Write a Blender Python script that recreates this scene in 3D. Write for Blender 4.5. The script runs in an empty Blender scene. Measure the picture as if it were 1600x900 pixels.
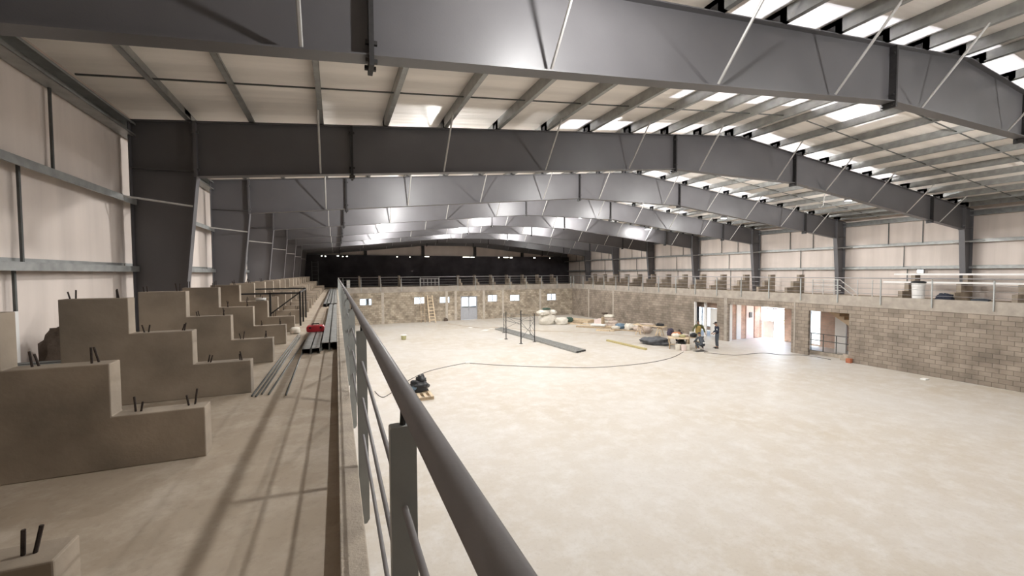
import bpy, bmesh, math, random
from mathutils import Vector, Matrix, noise
random.seed(7)
SC = bpy.context.scene
COL = SC.collection
PI = math.pi

# ------------------------------------------------------------------ materials
def _new(name):
    m = bpy.data.materials.new(name); m.use_nodes = True
    nt = m.node_tree
    return m, nt, nt.nodes, nt.links, nt.nodes['Principled BSDF']

def mat(name, col, rough=.6, metal=0., var=.12, scale=6., bump=0., bscale=None, spec=.5, stretch=(1, 1, 1), detail=5.):
    m, nt, N, L, B = _new(name)
    B.inputs['Roughness'].default_value = rough
    B.inputs['Metallic'].default_value = metal
    B.inputs['Specular IOR Level'].default_value = spec
    geo = N.new('ShaderNodeNewGeometry')
    mp = N.new('ShaderNodeMapping'); mp.inputs['Scale'].default_value = stretch
    L.new(geo.outputs['Position'], mp.inputs['Vector'])
    nz = N.new('ShaderNodeTexNoise'); nz.inputs['Scale'].default_value = scale; nz.inputs['Detail'].default_value = detail
    L.new(mp.outputs['Vector'], nz.inputs['Vector'])
    mx = N.new('ShaderNodeMix'); mx.data_type = 'RGBA'
    mx.inputs['A'].default_value = tuple(max(0, c * (1 - var)) for c in col) + (1,)
    mx.inputs['B'].default_value = tuple(min(1, c * (1 + var)) for c in col) + (1,)
    rp = N.new('ShaderNodeMapRange'); rp.inputs[1].default_value = .3; rp.inputs[2].default_value = .7
    L.new(nz.outputs['Fac'], rp.inputs[0]); L.new(rp.outputs[0], mx.inputs['Factor'])
    L.new(mx.outputs['Result'], B.inputs['Base Color'])
    if bump:
        n2 = N.new('ShaderNodeTexNoise'); n2.inputs['Scale'].default_value = bscale or scale * 4; n2.inputs['Detail'].default_value = 4
        L.new(mp.outputs['Vector'], n2.inputs['Vector'])
        bp = N.new('ShaderNodeBump'); bp.inputs['Strength'].default_value = bump; bp.inputs['Distance'].default_value = .02
        L.new(n2.outputs['Fac'], bp.inputs['Height']); L.new(bp.outputs['Normal'], B.inputs['Normal'])
    return m

def block_mat(name, axis, c1, c2, mortar, bw=.4, bh=.2, ms=.012, patch=.25):
    """masonry in world metres; axis = 'y' for walls facing x, 'x' for walls facing y"""
    m, nt, N, L, B = _new(name)
    B.inputs['Roughness'].default_value = .92; B.inputs['Specular IOR Level'].default_value = .2
    geo = N.new('ShaderNodeNewGeometry'); sp = N.new('ShaderNodeSeparateXYZ'); cb = N.new('ShaderNodeCombineXYZ')
    L.new(geo.outputs['Position'], sp.inputs[0])
    L.new(sp.outputs['Y' if axis == 'y' else 'X'], cb.inputs['X']); L.new(sp.outputs['Z'], cb.inputs['Y'])
    br = N.new('ShaderNodeTexBrick')
    br.inputs['Scale'].default_value = 1; br.inputs['Brick Width'].default_value = bw; br.inputs['Row Height'].default_value = bh
    br.inputs['Mortar Size'].default_value = ms; br.inputs['Mortar Smooth'].default_value = .3; br.inputs['Bias'].default_value = -.1
    br.inputs['Color1'].default_value = c1 + (1,); br.inputs['Color2'].default_value = c2 + (1,); br.inputs['Mortar'].default_value = mortar + (1,)
    L.new(cb.outputs[0], br.inputs['Vector'])
    nz = N.new('ShaderNodeTexNoise'); nz.inputs['Scale'].default_value = 1.3; nz.inputs['Detail'].default_value = 8
    L.new(geo.outputs['Position'], nz.inputs['Vector'])
    mr = N.new('ShaderNodeMapRange'); mr.inputs[1].default_value = .3; mr.inputs[2].default_value = .7
    mr.inputs[3].default_value = 1 - patch; mr.inputs[4].default_value = 1 + patch
    L.new(nz.outputs['Fac'], mr.inputs[0])
    mu = N.new('ShaderNodeVectorMath'); mu.operation = 'SCALE'
    L.new(br.outputs['Color'], mu.inputs[0]); L.new(mr.outputs[0], mu.inputs['Scale'])
    L.new(mu.outputs[0], B.inputs['Base Color'])
    bp = N.new('ShaderNodeBump'); bp.inputs['Strength'].default_value = .5; bp.inputs['Distance'].default_value = .01; bp.invert = True
    L.new(br.outputs['Fac'], bp.inputs['Height']); L.new(bp.outputs['Normal'], B.inputs['Normal'])
    return m

def floor_mat(name, base, dark, light, rough, big=.18, fine=1.6, streak=(1, 1, 1)):
    m, nt, N, L, B = _new(name)
    B.inputs['Roughness'].default_value = rough; B.inputs['Specular IOR Level'].default_value = .35
    geo = N.new('ShaderNodeNewGeometry')
    mp = N.new('ShaderNodeMapping'); mp.inputs['Scale'].default_value = streak
    L.new(geo.outputs['Position'], mp.inputs['Vector'])
    def nz(s, d=6, rough=.6):
        n = N.new('ShaderNodeTexNoise'); n.inputs['Scale'].default_value = s; n.inputs['Detail'].default_value = d; n.inputs['Roughness'].default_value = rough
        L.new(mp.outputs['Vector'], n.inputs['Vector']); return n.outputs['Fac']
    def ramp(fac, a, b):
        r = N.new('ShaderNodeMapRange'); r.inputs[1].default_value = a; r.inputs[2].default_value = b; L.new(fac, r.inputs[0]); return r.outputs[0]
    def mix(fac, a, b):
        x = N.new('ShaderNodeMix'); x.data_type = 'RGBA'; L.new(fac, x.inputs['Factor'])
        for k, v in (('A', a), ('B', b)):
            if isinstance(v, tuple): x.inputs[k].default_value = v + (1,)
            else: L.new(v, x.inputs[k])
        return x.outputs['Result']
    c = mix(ramp(nz(big), .35, .7), base, dark)
    c = mix(ramp(nz(fine, 8, .7), .45, .75), c, light)
    f2 = N.new('ShaderNodeMath'); f2.operation = 'MULTIPLY'; f2.inputs[1].default_value = .35
    L.new(ramp(nz(fine * 7, 6, .75), .52, .75), f2.inputs[0])
    c = mix(f2.outputs[0], c, tuple(v * .72 for v in dark))
    L.new(c, B.inputs['Base Color'])
    bp = N.new('ShaderNodeBump'); bp.inputs['Strength'].default_value = .12; bp.inputs['Distance'].default_value = .01
    L.new(nz(fine * 9, 6, .7), bp.inputs['Height']); L.new(bp.outputs['Normal'], B.inputs['Normal'])
    return m

def sheet_mat(name, col, axis, freq, bump, var=.07, trans=0.):
    """insulation lining that hangs in soft folds"""
    m, nt, N, L, B = _new(name)
    B.inputs['Roughness'].default_value = .55; B.inputs['Specular IOR Level'].default_value = .25
    geo = N.new('ShaderNodeNewGeometry'); mp = N.new('ShaderNodeMapping')
    mp.inputs['Scale'].default_value = {'wall': (1, freq, .12), 'roof': (.12, freq, .3)}[axis]
    L.new(geo.outputs['Position'], mp.inputs['Vector'])
    n1 = N.new('ShaderNodeTexNoise'); n1.inputs['Scale'].default_value = 1; n1.inputs['Detail'].default_value = 4; n1.inputs['Roughness'].default_value = .45
    L.new(mp.outputs['Vector'], n1.inputs['Vector'])
    n2 = N.new('ShaderNodeTexNoise'); n2.inputs['Scale'].default_value = .5; n2.inputs['Detail'].default_value = 5
    L.new(geo.outputs['Position'], n2.inputs['Vector'])
    mx = N.new('ShaderNodeMix'); mx.data_type = 'RGBA'
    mx.inputs['A'].default_value = tuple(c * (1 - var) for c in col) + (1,); mx.inputs['B'].default_value = tuple(min(1, c * (1 + var)) for c in col) + (1,)
    av = N.new('ShaderNodeMath'); av.operation = 'MULTIPLY_ADD'; av.inputs[1].default_value = 1.6; L.new(n1.outputs['Fac'], av.inputs[0]); L.new(n2.outputs['Fac'], av.inputs[2])  # fold noise darkens the creases too: their shading is put into the colour
    rg = N.new('ShaderNodeMapRange'); rg.inputs[1].default_value = .95; rg.inputs[2].default_value = 1.65; L.new(av.outputs[0], rg.inputs[0])
    L.new(rg.outputs[0], mx.inputs['Factor']); L.new(mx.outputs['Result'], B.inputs['Base Color'])
    bp = N.new('ShaderNodeBump'); bp.inputs['Strength'].default_value = bump; bp.inputs['Distance'].default_value = .06
    L.new(n1.outputs['Fac'], bp.inputs['Height']); L.new(bp.outputs['Normal'], B.inputs['Normal'])
    if trans:
        tr = N.new('ShaderNodeBsdfTranslucent'); tr.inputs['Color'].default_value = (1, .97, .93, 1)
        ms = N.new('ShaderNodeMixShader'); ms.inputs[0].default_value = trans
        out = N['Material Output']
        L.new(B.outputs[0], ms.inputs[1]); L.new(tr.outputs[0], ms.inputs[2]); L.new(ms.outputs[0], out.inputs['Surface'])
    return m

def emit_mat(name, col, strength):
    m, nt, N, L, B = _new(name)
    B.inputs['Base Color'].default_value = (.9, .9, .9, 1)
    B.inputs['Emission Color'].default_value = col + (1,); B.inputs['Emission Strength'].default_value = strength
    return m

def glass_mat(name):
    m, nt, N, L, B = _new(name)
    tr = N.new('ShaderNodeBsdfTransparent'); tr.inputs['Color'].default_value = (.42, .46, .485, 1)
    gl = N.new('ShaderNodeBsdfGlossy'); gl.inputs['Roughness'].default_value = .03
    ms = N.new('ShaderNodeMixShader'); ms.inputs[0].default_value = .06; L.new(tr.outputs[0], ms.inputs[1]); L.new(gl.outputs[0], ms.inputs[2])
    L.new(ms.outputs[0], N['Material Output'].inputs['Surface'])
    return m

M = dict(
    frame=mat('frame_grey_paint', (.125, .121, .127), .42, 0, .07, 1.2, .05, 60, .5),
    brace=mat('brace_pale_steel', (.52, .51, .49), .45, .3, .08, 8),
    galv=mat('galvanised_steel', (.33, .335, .325), .42, .45, .18, 5, .06, 40, .5),
    galvd=mat('galvanised_dark', (.10, .105, .10), .5, .3, .2, 6),
    bolt=mat('bolt_plate_dark', (.035, .033, .033), .6, .2, .2, 20),
    roof=sheet_mat('roof_lining', (.88, .83, .775), 'roof', 3.0, 1.0),
    sky=sheet_mat('skylight_sheet', (.84, .81, .77), 'roof', 5, .5, .05, .24),
    wallsheet=sheet_mat('wall_lining', (.70, .62, .565), 'wall', 2.2, 1.0, .10),
    tarp=mat('black_tarp', (.036, .031, .036), .75, 0, .5, .7, .3, 3),
    conc=mat('stringer_concrete', (.30, .25, .195), .9, 0, .28, 1.8, .10, 30),
    conc2=mat('curb_concrete', (.40, .345, .28), .9, 0, .2, 5, .3, 60),
    beam=mat('ring_beam_concrete', (.36, .32, .275), .9, 0, .18, 2.5, .2, 30),
    pil=mat('pilaster_concrete', (.46, .41, .35), .9, 0, .12, 4, .2, 40),
    floor=floor_mat('arena_floor', (.58, .55, .51), (.50, .44, .355), (.64, .62, .59), .5),
    mezz=floor_mat('walkway_concrete', (.43, .36, .28), (.34, .275, .205), (.52, .455, .375), .8, .5, 2.2),
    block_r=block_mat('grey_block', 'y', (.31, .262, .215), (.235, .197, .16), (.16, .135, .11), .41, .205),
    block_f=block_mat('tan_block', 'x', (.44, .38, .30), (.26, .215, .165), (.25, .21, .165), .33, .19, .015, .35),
    brick=block_mat('pink_brick', 'x', (.62, .42, .33), (.52, .35, .28), (.55, .45, .38), .25, .12),
    brick_y=block_mat('pink_brick_outer', 'y', (.62, .45, .37), (.54, .40, .33), (.55, .47, .4), .25, .12),
    rail=mat('rail_grey_paint', (.31, .30, .305), .38, 0, .05, 8, .03, 80, .5),
    post=mat('post_grey_paint', (.40, .42, .41), .40, 0, .06, 8),
    white=mat('white_paint', (.8, .79, .77), .5, 0, .03, 4),
    doorgrey=mat('door_grey', (.38, .39, .42), .5, 0, .04, 4),
    glass=glass_mat('window_glass'),
    wood=mat('pale_timber', (.62, .50, .35), .7, 0, .2, 9, .15, 60, .3, (1, .2, 1)),
    wood2=mat('weathered_timber', (.40, .31, .21), .75, 0, .25, 9, .15, 60, .3),
    ytim=mat('yellow_timber', (.46, .39, .19), .65, 0, .15, 9),
    rebar=mat('rusty_rebar', (.045, .032, .026), .8, .3, .3, 60),
    black=mat('black_steel', (.012, .012, .013), .5, 0, .3, 12),
    blackp=mat('black_plastic', (.02, .022, .026), .28, 0, .4, 5, .5, 9),
    tarpg=mat('grey_tarp', (.085, .09, .10), .5, 0, .4, 4, .6, 8),
    red=mat('red_plastic', (.42, .02, .03), .35, 0, .1, 8),
    sackw=mat('woven_white_sack', (.70, .66, .58), .8, 0, .12, 5, .4, 14),
    sackp=mat('pinkish_cement_sack', (.55, .46, .40), .8, 0, .15, 5, .3, 14),
    sackb=mat('brown_sack', (.11, .08, .06), .85, 0, .25, 8, .5, 16),
    sackblue=mat('blue_grey_sack', (.16, .24, .32), .7, 0, .2, 5, .4, 14),
    green=mat('dark_green_cloth', (.05, .09, .065), .7, 0, .25, 6, .4, 10),
    orange=mat('orange_cloth', (.60, .25, .12), .8, 0, .15, 6, .4, 12),
    paper=mat('white_paper', (.85, .85, .82), .8, 0, .03, 4),
    card=mat('cardboard', (.42, .31, .20), .85, 0, .12, 6),
    cord=mat('dark_cord', (.06, .055, .05), .6, 0, .1, 8),
    terracotta=mat('terracotta_brick', (.42, .15, .08), .85, 0, .15, 12, .2, 40),
    lamp=mat('lamp_housing', (.25, .25, .26), .4, .5, .1, 8),
    lens=emit_mat('lamp_lens', (1, .98, .95), 40),
    skin=mat('skin_tan', (.36, .20, .13), .55, 0, .06, 20),
    hair=mat('dark_hair', (.015, .012, .010), .6, 0, .2, 40),
    navy=mat('navy_cloth', (.020, .025, .042), .85, 0, .2, 14, .3, 40),
    slate=mat('slate_cloth', (.065, .075, .09), .85, 0, .2, 14, .3, 40),
    olive=mat('olive_cloth', (.10, .105, .045), .85, 0, .2, 14, .3, 40),
    mustard=mat('mustard_cloth', (.42, .30, .10), .85, 0, .15, 14, .3, 40),
    khaki=mat('khaki_cloth', (.42, .40, .22), .85, 0, .15, 14, .3, 40),
    plum=mat('plum_cloth', (.055, .045, .07), .85, 0, .2, 14, .3, 40),
    ground=mat('outside_ground', (.62, .56, .47), .95, 0, .1, 1),
    leaf=mat('shrub_leaf', (.22, .28, .08), .7, 0, .3, 12),
    soffit=mat('stair_soffit', (.62, .48, .33), .8, 0, .06, 4),
    pinkpl=mat('pinkish_plaster', (.78, .66, .62), .8, 0, .05, 3),
)

# ------------------------------------------------------------------ mesh helpers
class MB:
    def __init__(s): s.v = []; s.f = []
    def add(s, vs, fs):
        o = len(s.v); s.v += [Vector(q) for q in vs]; s.f += [tuple(i + o for i in f) for f in fs]; return s
    def box(s, x0, x1, y0, y1, z0, z1):
        x0, x1 = min(x0, x1), max(x0, x1); y0, y1 = min(y0, y1), max(y0, y1); z0, z1 = min(z0, z1), max(z0, z1)
        return s.add([(x, y, z) for z in (z0, z1) for y in (y0, y1) for x in (x0, x1)],
                     [(0, 2, 3, 1), (4, 5, 7, 6), (0, 1, 5, 4), (2, 6, 7, 3), (0, 4, 6, 2), (1, 3, 7, 5)])
    def obox(s, c, u, v, w, hu, hv, hw):
        """box about c with unit axes u,v,w and half sizes"""
        c, u, v, w = Vector(c), Vector(u), Vector(v), Vector(w)
        return s.add([c + u * (a * hu) + v * (b * hv) + w * (d * hw) for d in (-1, 1) for b in (-1, 1) for a in (-1, 1)],
                     [(0, 2, 3, 1), (4, 5, 7, 6), (0, 1, 5, 4), (2, 6, 7, 3), (0, 4, 6, 2), (1, 3, 7, 5)])
    def bar(s, p, q, w, h, up=(0, 0, 1)):
        p, q = Vector(p), Vector(q); d = (q - p); l = d.length; d.normalize()
        up = Vector(up)
        if abs(d.dot(up)) > .99: up = Vector((0, 1, 0))
        a = d.cross(up).normalized(); b = a.cross(d)
        return s.obox((p + q) / 2, d, a, b, l / 2, w / 2, h / 2)
    def prism(s, poly, axis, a, b):
        """poly of 2-D points extruded from a to b along axis ('x': (y,z), 'y': (x,z), 'z': (x,y))"""
        f = {'x': lambda p, t: (t, p[0], p[1]), 'y': lambda p, t: (p[0], t, p[1]), 'z': lambda p, t: (p[0], p[1], t)}[axis]
        n = len(poly)
        return s.add([f(p, a) for p in poly] + [f(p, b) for p in poly],
                     [tuple(range(n)), tuple(range(2 * n - 1, n - 1, -1))] + [(i, n + i, n + (i + 1) % n, (i + 1) % n) for i in range(n)])
    def tube(s, pts, r, n=8, cap=True):
        pts = [Vector(p) for p in pts]; m = len(pts)
        rs = r if isinstance(r, (list, tuple)) else [r] * m
        o = len(s.v); prev = None
        for i, p in enumerate(pts):
            d = (pts[min(i + 1, m - 1)] - pts[max(i - 1, 0)]).normalized()
            if prev is None:
                t = Vector((0, 0, 1)) if abs(d.z) < .9 else Vector((1, 0, 0)); a = d.cross(t).normalized()
            else:
                a = (prev - d * prev.dot(d)).normalized()
            prev = a; b = d.cross(a)
            for k in range(n):
                th = 2 * PI * k / n; s.v.append(p + (a * math.cos(th) + b * math.sin(th)) * rs[i])
        for i in range(m - 1):
            for k in range(n):
                k2 = (k + 1) % n
                s.f.append((o + i * n + k, o + i * n + k2, o + (i + 1) * n + k2, o + (i + 1) * n + k))
        if cap:
            s.f.append(tuple(o + k for k in reversed(range(n)))); s.f.append(tuple(o + (m - 1) * n + k for k in range(n)))
        return s
    def lathe(s, prof, c, n=20):
        """prof: (radius, z) list, about a vertical axis through c"""
        o = len(s.v); m = len(prof)
        for r, z in prof:
            for k in range(n):
                th = 2 * PI * k / n; s.v.append(Vector((c[0] + r * math.cos(th), c[1] + r * math.sin(th), c[2] + z)))
        for i in range(m - 1):
            for k in range(n):
                k2 = (k + 1) % n
                s.f.append((o + i * n + k, o + i * n + k2, o + (i + 1) * n + k2, o + (i + 1) * n + k))
        s.f.append(tuple(o + k for k in reversed(range(n)))); s.f.append(tuple(o + (m - 1) * n + k for k in range(n)))
        return s
    def blob(s, c, r, seed=0, amp=.15, freq=2.2, p=2.6, rot=0, n=22, m=14, flat=True):
        """lumpy soft body: a rounded box of half sizes r, resting on c.z when flat"""
        o = len(s.v); rx, ry, rz = r; off = Vector((seed * 7.3, seed * 3.1, seed * 5.7))
        e = 2. / p; sg = lambda t: math.copysign(abs(t) ** e, t)
        ca, sa = math.cos(rot), math.sin(rot)
        for i in range(m + 1):
            ph = -PI / 2 + PI * i / m
            for k in range(n):
                th = 2 * PI * k / n
                q = Vector((sg(math.cos(ph)) * sg(math.cos(th)), sg(math.cos(ph)) * sg(math.sin(th)), sg(math.sin(ph))))
                q *= 1 + amp * noise.noise(q * freq + off) + amp * .5 * noise.noise(q * freq * 2.7 + off)
                x, y, z = q.x * rx, q.y * ry, q.z * rz
                if flat: z = max(z, -rz * .82)
                s.v.append(Vector((c[0] + x * ca - y * sa, c[1] + x * sa + y * ca, c[2] + z + (rz * .82 if flat else 0))))
        for i in range(m):
            for k in range(n):
                k2 = (k + 1) % n
                s.f.append((o + i * n + k, o + i * n + k2, o + (i + 1) * n + k2, o + (i + 1) * n + k))
        return s
    def mesh(s, name, origin=(0, 0, 0), smooth=False):
        me = bpy.data.meshes.new(name); o = Vector(origin)
        me.from_pydata([v - o for v in s.v], [], s.f); me.validate()
        bm = bmesh.new(); bm.from_mesh(me); bmesh.ops.recalc_face_normals(bm, faces=bm.faces)
        bm.to_mesh(me); bm.free()
        if smooth:
            me.shade_smooth()
        return me
    def build(s, name, m, parent=None, origin=None, smooth=False, bevel=0):
        if origin is None:
            if parent is None and s.v:
                xs = [v.x for v in s.v]; ys = [v.y for v in s.v]
                origin = ((min(xs) + max(xs)) / 2, (min(ys) + max(ys)) / 2, min(v.z for v in s.v))
            else:
                origin = (0, 0, 0)
        me = s.mesh(name, origin, smooth); me.materials.append(M[m] if isinstance(m, str) else m)
        o = bpy.data.objects.new(name, me); COL.objects.link(o); o.location = origin
        if parent is not None:
            attach(o, parent)
        if bevel:
            b = o.modifiers.new('soften', 'BEVEL'); b.width = bevel; b.segments = 2; b.limit_method = 'ANGLE'
        return o

ROOTMAT = {}
def attach(o, parent):
    o.parent = parent
    o.matrix_parent_inverse = ROOTMAT[parent.name].inverted() if parent.name in ROOTMAT else world_of(parent).inverted()

def world_of(o):
    w = Matrix.Translation(o.location) @ o.rotation_euler.to_matrix().to_4x4()
    if o.parent is not None:
        w = world_of(o.parent) @ o.matrix_parent_inverse @ w
    return w

def tag(o, label, cat, group=None, kind=None):
    o['label'] = label; o['category'] = cat
    if group: o['group'] = group
    if kind: o['kind'] = kind
    return o

def thing(name, label, cat, loc, group=None, kind=None):
    o = bpy.data.objects.new(name, None); o.empty_display_size = .2; COL.objects.link(o); o.location = loc
    return tag(o, label, cat, group, kind)

def struct(name, mb, m, label, cat, **k):
    return tag(mb.build(name, m, **k), label, cat, kind='structure')

def copy_tree(o, loc=None, label=None, parent=None):
    c = o.copy(); COL.objects.link(c)
    if parent is not None: c.parent = parent
    if loc is not None: c.location = loc
    if label: c['label'] = label
    for ch in list(o.children): copy_tree(ch, None, None, c)
    return c

ORD = ['first', 'second', 'third', 'fourth', 'fifth', 'sixth', 'seventh', 'eighth', 'ninth', 'tenth', 'eleventh', 'twelfth', 'thirteenth',
       'fourteenth', 'fifteenth', 'sixteenth', 'seventeenth', 'eighteenth', 'nineteenth', 'twentieth', 'twenty-first', 'twenty-second', 'twenty-third']

# ------------------------------------------------------------------ dimensions (metres; X across, Y along the hall, Z up)
F1Y, BAY = 4.83, 5.70
FY = lambda k: F1Y + (k - 1) * BAY            # portal frame k = 1..9
KX, KZ = 15.62, 7.05                          # knee, inside
CXO, CXR = 16.67, 16.45                       # column outer faces
HX, RX_, RZ = 12.63, 2.91, 8.345              # haunch splice, ridge splice
ztop = lambda x: 9.69 - .0997 * abs(x)        # top of rafter
zbot = lambda x: RZ if abs(x) < RX_ else RZ - (RZ - KZ) * (abs(x) - RX_) / (KX - RX_)
PD = .25                                      # purlin depth
WL, WR = -16.86, 16.62                        # wall lining planes
YB, YE = -6.57, 50.60                         # ends of the building
AL, AR, AF = -12.905, 12.81, 42.99            # arena wall faces
MZ, CURB = 3.53, 3.66                         # walkway level, ring beam top
SLABB = 3.10

# ------------------------------------------------------------------ building shell
def cut_panel(mb, rect, holes, put):
    """rect=(a0,a1,b0,b1) minus holes, as cells passed to put(a0,a1,b0,b1)"""
    A = sorted({rect[0], rect[1], *[h[0] for h in holes], *[h[1] for h in holes]})
    for i in range(len(A) - 1):
        am = (A[i] + A[i + 1]) / 2
        hs = sorted([(h[2], h[3]) for h in holes if h[0] < am < h[1]])
        b = rect[2]
        for h0, h1 in hs:
            if h0 > b: put(A[i], A[i + 1], b, h0)
            b = max(b, h1)
        if b < rect[3]: put(A[i], A[i + 1], b, rect[3])

struct('floor', MB().box(WL, WR, YB, YE, -.2, 0), 'floor', 'pale dusty concrete floor of the big hall', 'floor')
struct('ground', MB().box(-60, 80, -40, 110, -.45, -.21), 'ground', 'sunlit bare ground outside the doorways', 'ground')
struct('floor_yard', MB().box(WR + .02, 60, -10, 70, -.205, -.03), 'ground', 'bright yard outside the wide doorway', 'ground')

# roof lining, with translucent sheets on the frame lines
holes = [(FY(k) - .42, FY(k) + .42) for k in range(0, 10)]
SKX0, SKX1 = -7.0, 9.2
def roofcell(mb, y0, y1, x0, x1):
    for a, b in ((x0, min(x1, 0)), (max(x0, 0), x1)):
        if a < b:
            za, zb_ = ztop(a) + PD, ztop(b) + PD
            mb.prism([(a, za), (b, zb_), (b, zb_ + .08), (a, za + .08)], 'y', y0, y1)
mb = MB(); hole_list = [(a, b, SKX0, SKX1) for a, b in holes] + [(7.2, 8.35, -5.2, 2.6)]
cut_panel(mb, (YB, YE, WL - .1, WR + .1), hole_list, lambda a, b, c, d: roofcell(mb, a, b, c, d))
struct('ceiling', mb, 'roof', 'white insulation lining under the pitched roof', 'ceiling')
n = 0
for (a, b, c, d) in hole_list:
    n += 1
    mb = MB(); roofcell(mb, a, b, c, d)
    where = ('over portal frame number %d from the camera' % n) if b - a < 1.1 else 'midway between the two nearest portal frames'
    struct('window_%d' % (20 + n), mb, 'sky', 'bright translucent roof sheet ' + where, 'skylight')

struct('wall_left', MB().box(WL - .1, WL, YB, YE, 0, ztop(WL) + PD), 'wallsheet', 'pinkish cream lined side wall behind the near bleachers', 'wall')
# opposite outer wall: lined above, masonry with openings below the gallery
struct('wall_right', MB().box(WR, WR + .1, YB, YE, SLABB, ztop(WR) + PD), 'wallsheet', 'pinkish cream lined side wall above the opposite gallery', 'wall')
OUT = [(19.95, 21.75, -.01, 2.45), (17.5, 18.9, .05, 2.4), (25.2, 29.4, .25, 2.25), (14.2, 15.6, .9, 1.75)]
mb = MB(); cut_panel(mb, (YB, YE, 0, SLABB), OUT, lambda a, b, c, d: mb.box(WR - .1, WR + .1, a, b, c, d))
struct('wall_street', mb, 'brick_y', 'pinkish brick outer wall behind the doorways', 'wall')
struct('wall_back', MB().box(WL, WR, YB - .1, YB, 0, 10), 'tarp', 'unseen end wall behind the camera, made black to cut bounce light', 'wall')  # out of view; black chosen to keep bounce light off the near faces
# far end: black sheeting, pale gable strip over it
TZ = 7.05
gaps = [(x, x + w_, TZ - .11 - d_, TZ - .03 - d_) for x, w_, d_ in ((-14.5, .12, .02), (-14.15, .16, .06), (-12.9, .2, 0), (-12.35, .1, .07), (-11.95, .16, .05), (-6.5, .14, .05), (-5.0, .1, .06), (-3.2, .5, 0), (1.5, .9, 0), (2.5, .5, .01),
        (6.2, .16, .02), (6.9, .7, 0), (7.8, .4, .02), (11.2, .3, .04), (13.6, .12, .05))]
mb = MB(); cut_panel(mb, (WL, WR, MZ - .1, TZ), gaps, lambda a, b, c, d: mb.box(a, b, YE - .42, YE - .36, c, d))
mb.box(WL, WR, YE - .42, YE, TZ, TZ + .03)
struct('wall_far', mb, 'tarp', 'dark black sheeted end wall behind the far gallery', 'wall')
mb = MB().prism([(WL, TZ), (WR, TZ), (WR, ztop(WR) + PD), (0, ztop(0) + PD), (WL, ztop(WL) + PD)], 'y', YE, YE + .1)
struct('wall_gable', mb, 'wallsheet', 'pale gable strip above the black end wall', 'wall')

mb = MB(); cut_panel(mb, (WL, WR, 0, SLABB + .35), [(x, x + 2.3, .8, 2.9) for x in (-12.2, -9.6, -5.0, -2.2, 1.4, 4.2, 7.2, 10.6, 13.2)], lambda a, b, c, d: mb.box(a, b, YE, YE + .1, c, d))
struct('wall_rooms', mb, 'white', 'white outer wall behind the far windows', 'wall')
# masonry round the arena
OPEN = [(22.47, 24.56, -.01, 2.66), (17.0, 21.5, -.01, 2.68), (13.86, 15.98, -.01, 2.67)]
mb = MB(); cut_panel(mb, (YB, AF, 0, SLABB), OPEN, lambda a, b, c, d: mb.box(AR, AR + .16, a, b, c, d))
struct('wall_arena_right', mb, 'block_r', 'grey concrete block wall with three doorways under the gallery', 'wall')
WIN = [(-10.97, -9.86, 1.9, 2.56), (-5.76, -4.67, 1.86, 2.58), (-3.13, -2.05, 1.88, 2.53), (2.17, 3.28, 1.85, 2.58), (4.81, 5.98, 1.83, 2.52), (9.47, 10.65, 1.76, 2.54)]
DOOR = (-.88, .97, 0, 2.54)
mb = MB(); cut_panel(mb, (AL, AR, 0, SLABB), WIN + [DOOR], lambda a, b, c, d: mb.box(a, b, AF, AF + .16, c, d))
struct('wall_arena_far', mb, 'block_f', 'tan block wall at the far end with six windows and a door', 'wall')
struct('wall_arena_left', MB().box(AL - .16, AL, YB, AF, 0, SLABB), 'block_r', 'unseen block wall under the near walkway, added to block light', 'wall')  # out of view, added to block light below the walkway

# galleries and ring beams
WALKX = AL - .125
struct('floor_gallery_left', MB().box(WL, WALKX, YB, YE, SLABB, MZ), 'mezz', 'rough concrete walkway of the near bleachers', 'floor')
struct('trim_1', MB().box(WALKX, AL, YB, AF, SLABB, CURB), 'conc2', 'low concrete kerb along the walkway edge', 'kerb', bevel=.006)
SH = (13.55, 16.4)                          # stair hole in the opposite gallery
mb = MB(); cut_panel(mb, (YB, YE, AR + .125, WR), [(SH[0], SH[1], 14.1, 15.5)], lambda a, b, c, d: mb.box(c, d, a, b, SLABB, MZ))
struct('floor_gallery_right', mb, 'mezz', 'concrete gallery floor across the hall', 'floor')
struct('trim_2', MB().box(AR, AR + .125, YB, AF, SLABB, CURB), 'beam', 'smooth concrete ring beam over the grey block wall', 'beam')
struct('floor_gallery_far', MB().box(AL, AR + .125, AF + .125, YE, SLABB, MZ), 'mezz', 'concrete gallery floor at the far end', 'floor')
struct('trim_3', MB().box(AL, AR + .125, AF, AF + .125, SLABB, CURB), 'beam', 'smooth concrete ring beam over the tan far wall', 'beam')
n = 3
for x in (-8.83, -2.39, -1.42, 1.72, 3.96, 8.56):
    n += 1
    struct('trim_%d' % n, MB().box(x - .13, x + .13, AF - .03, AF, 0, SLABB), 'pil', ORD[n - 4] + ' pale concrete pilaster from the near corner of the far wall', 'pilaster')
for y, w in ((39.44, .1), (35.0, .09), (21.72, .12), (16.8, .05)):
    n += 1
    struct('trim_%d' % n, MB().box(AR - .02, AR, y - w, y + w, 0, SLABB), 'pil' if y > 30 else 'beam', 'pale concrete pilaster in the grey block wall, %s from the far corner' % ORD[n - 10], 'pilaster')

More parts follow.
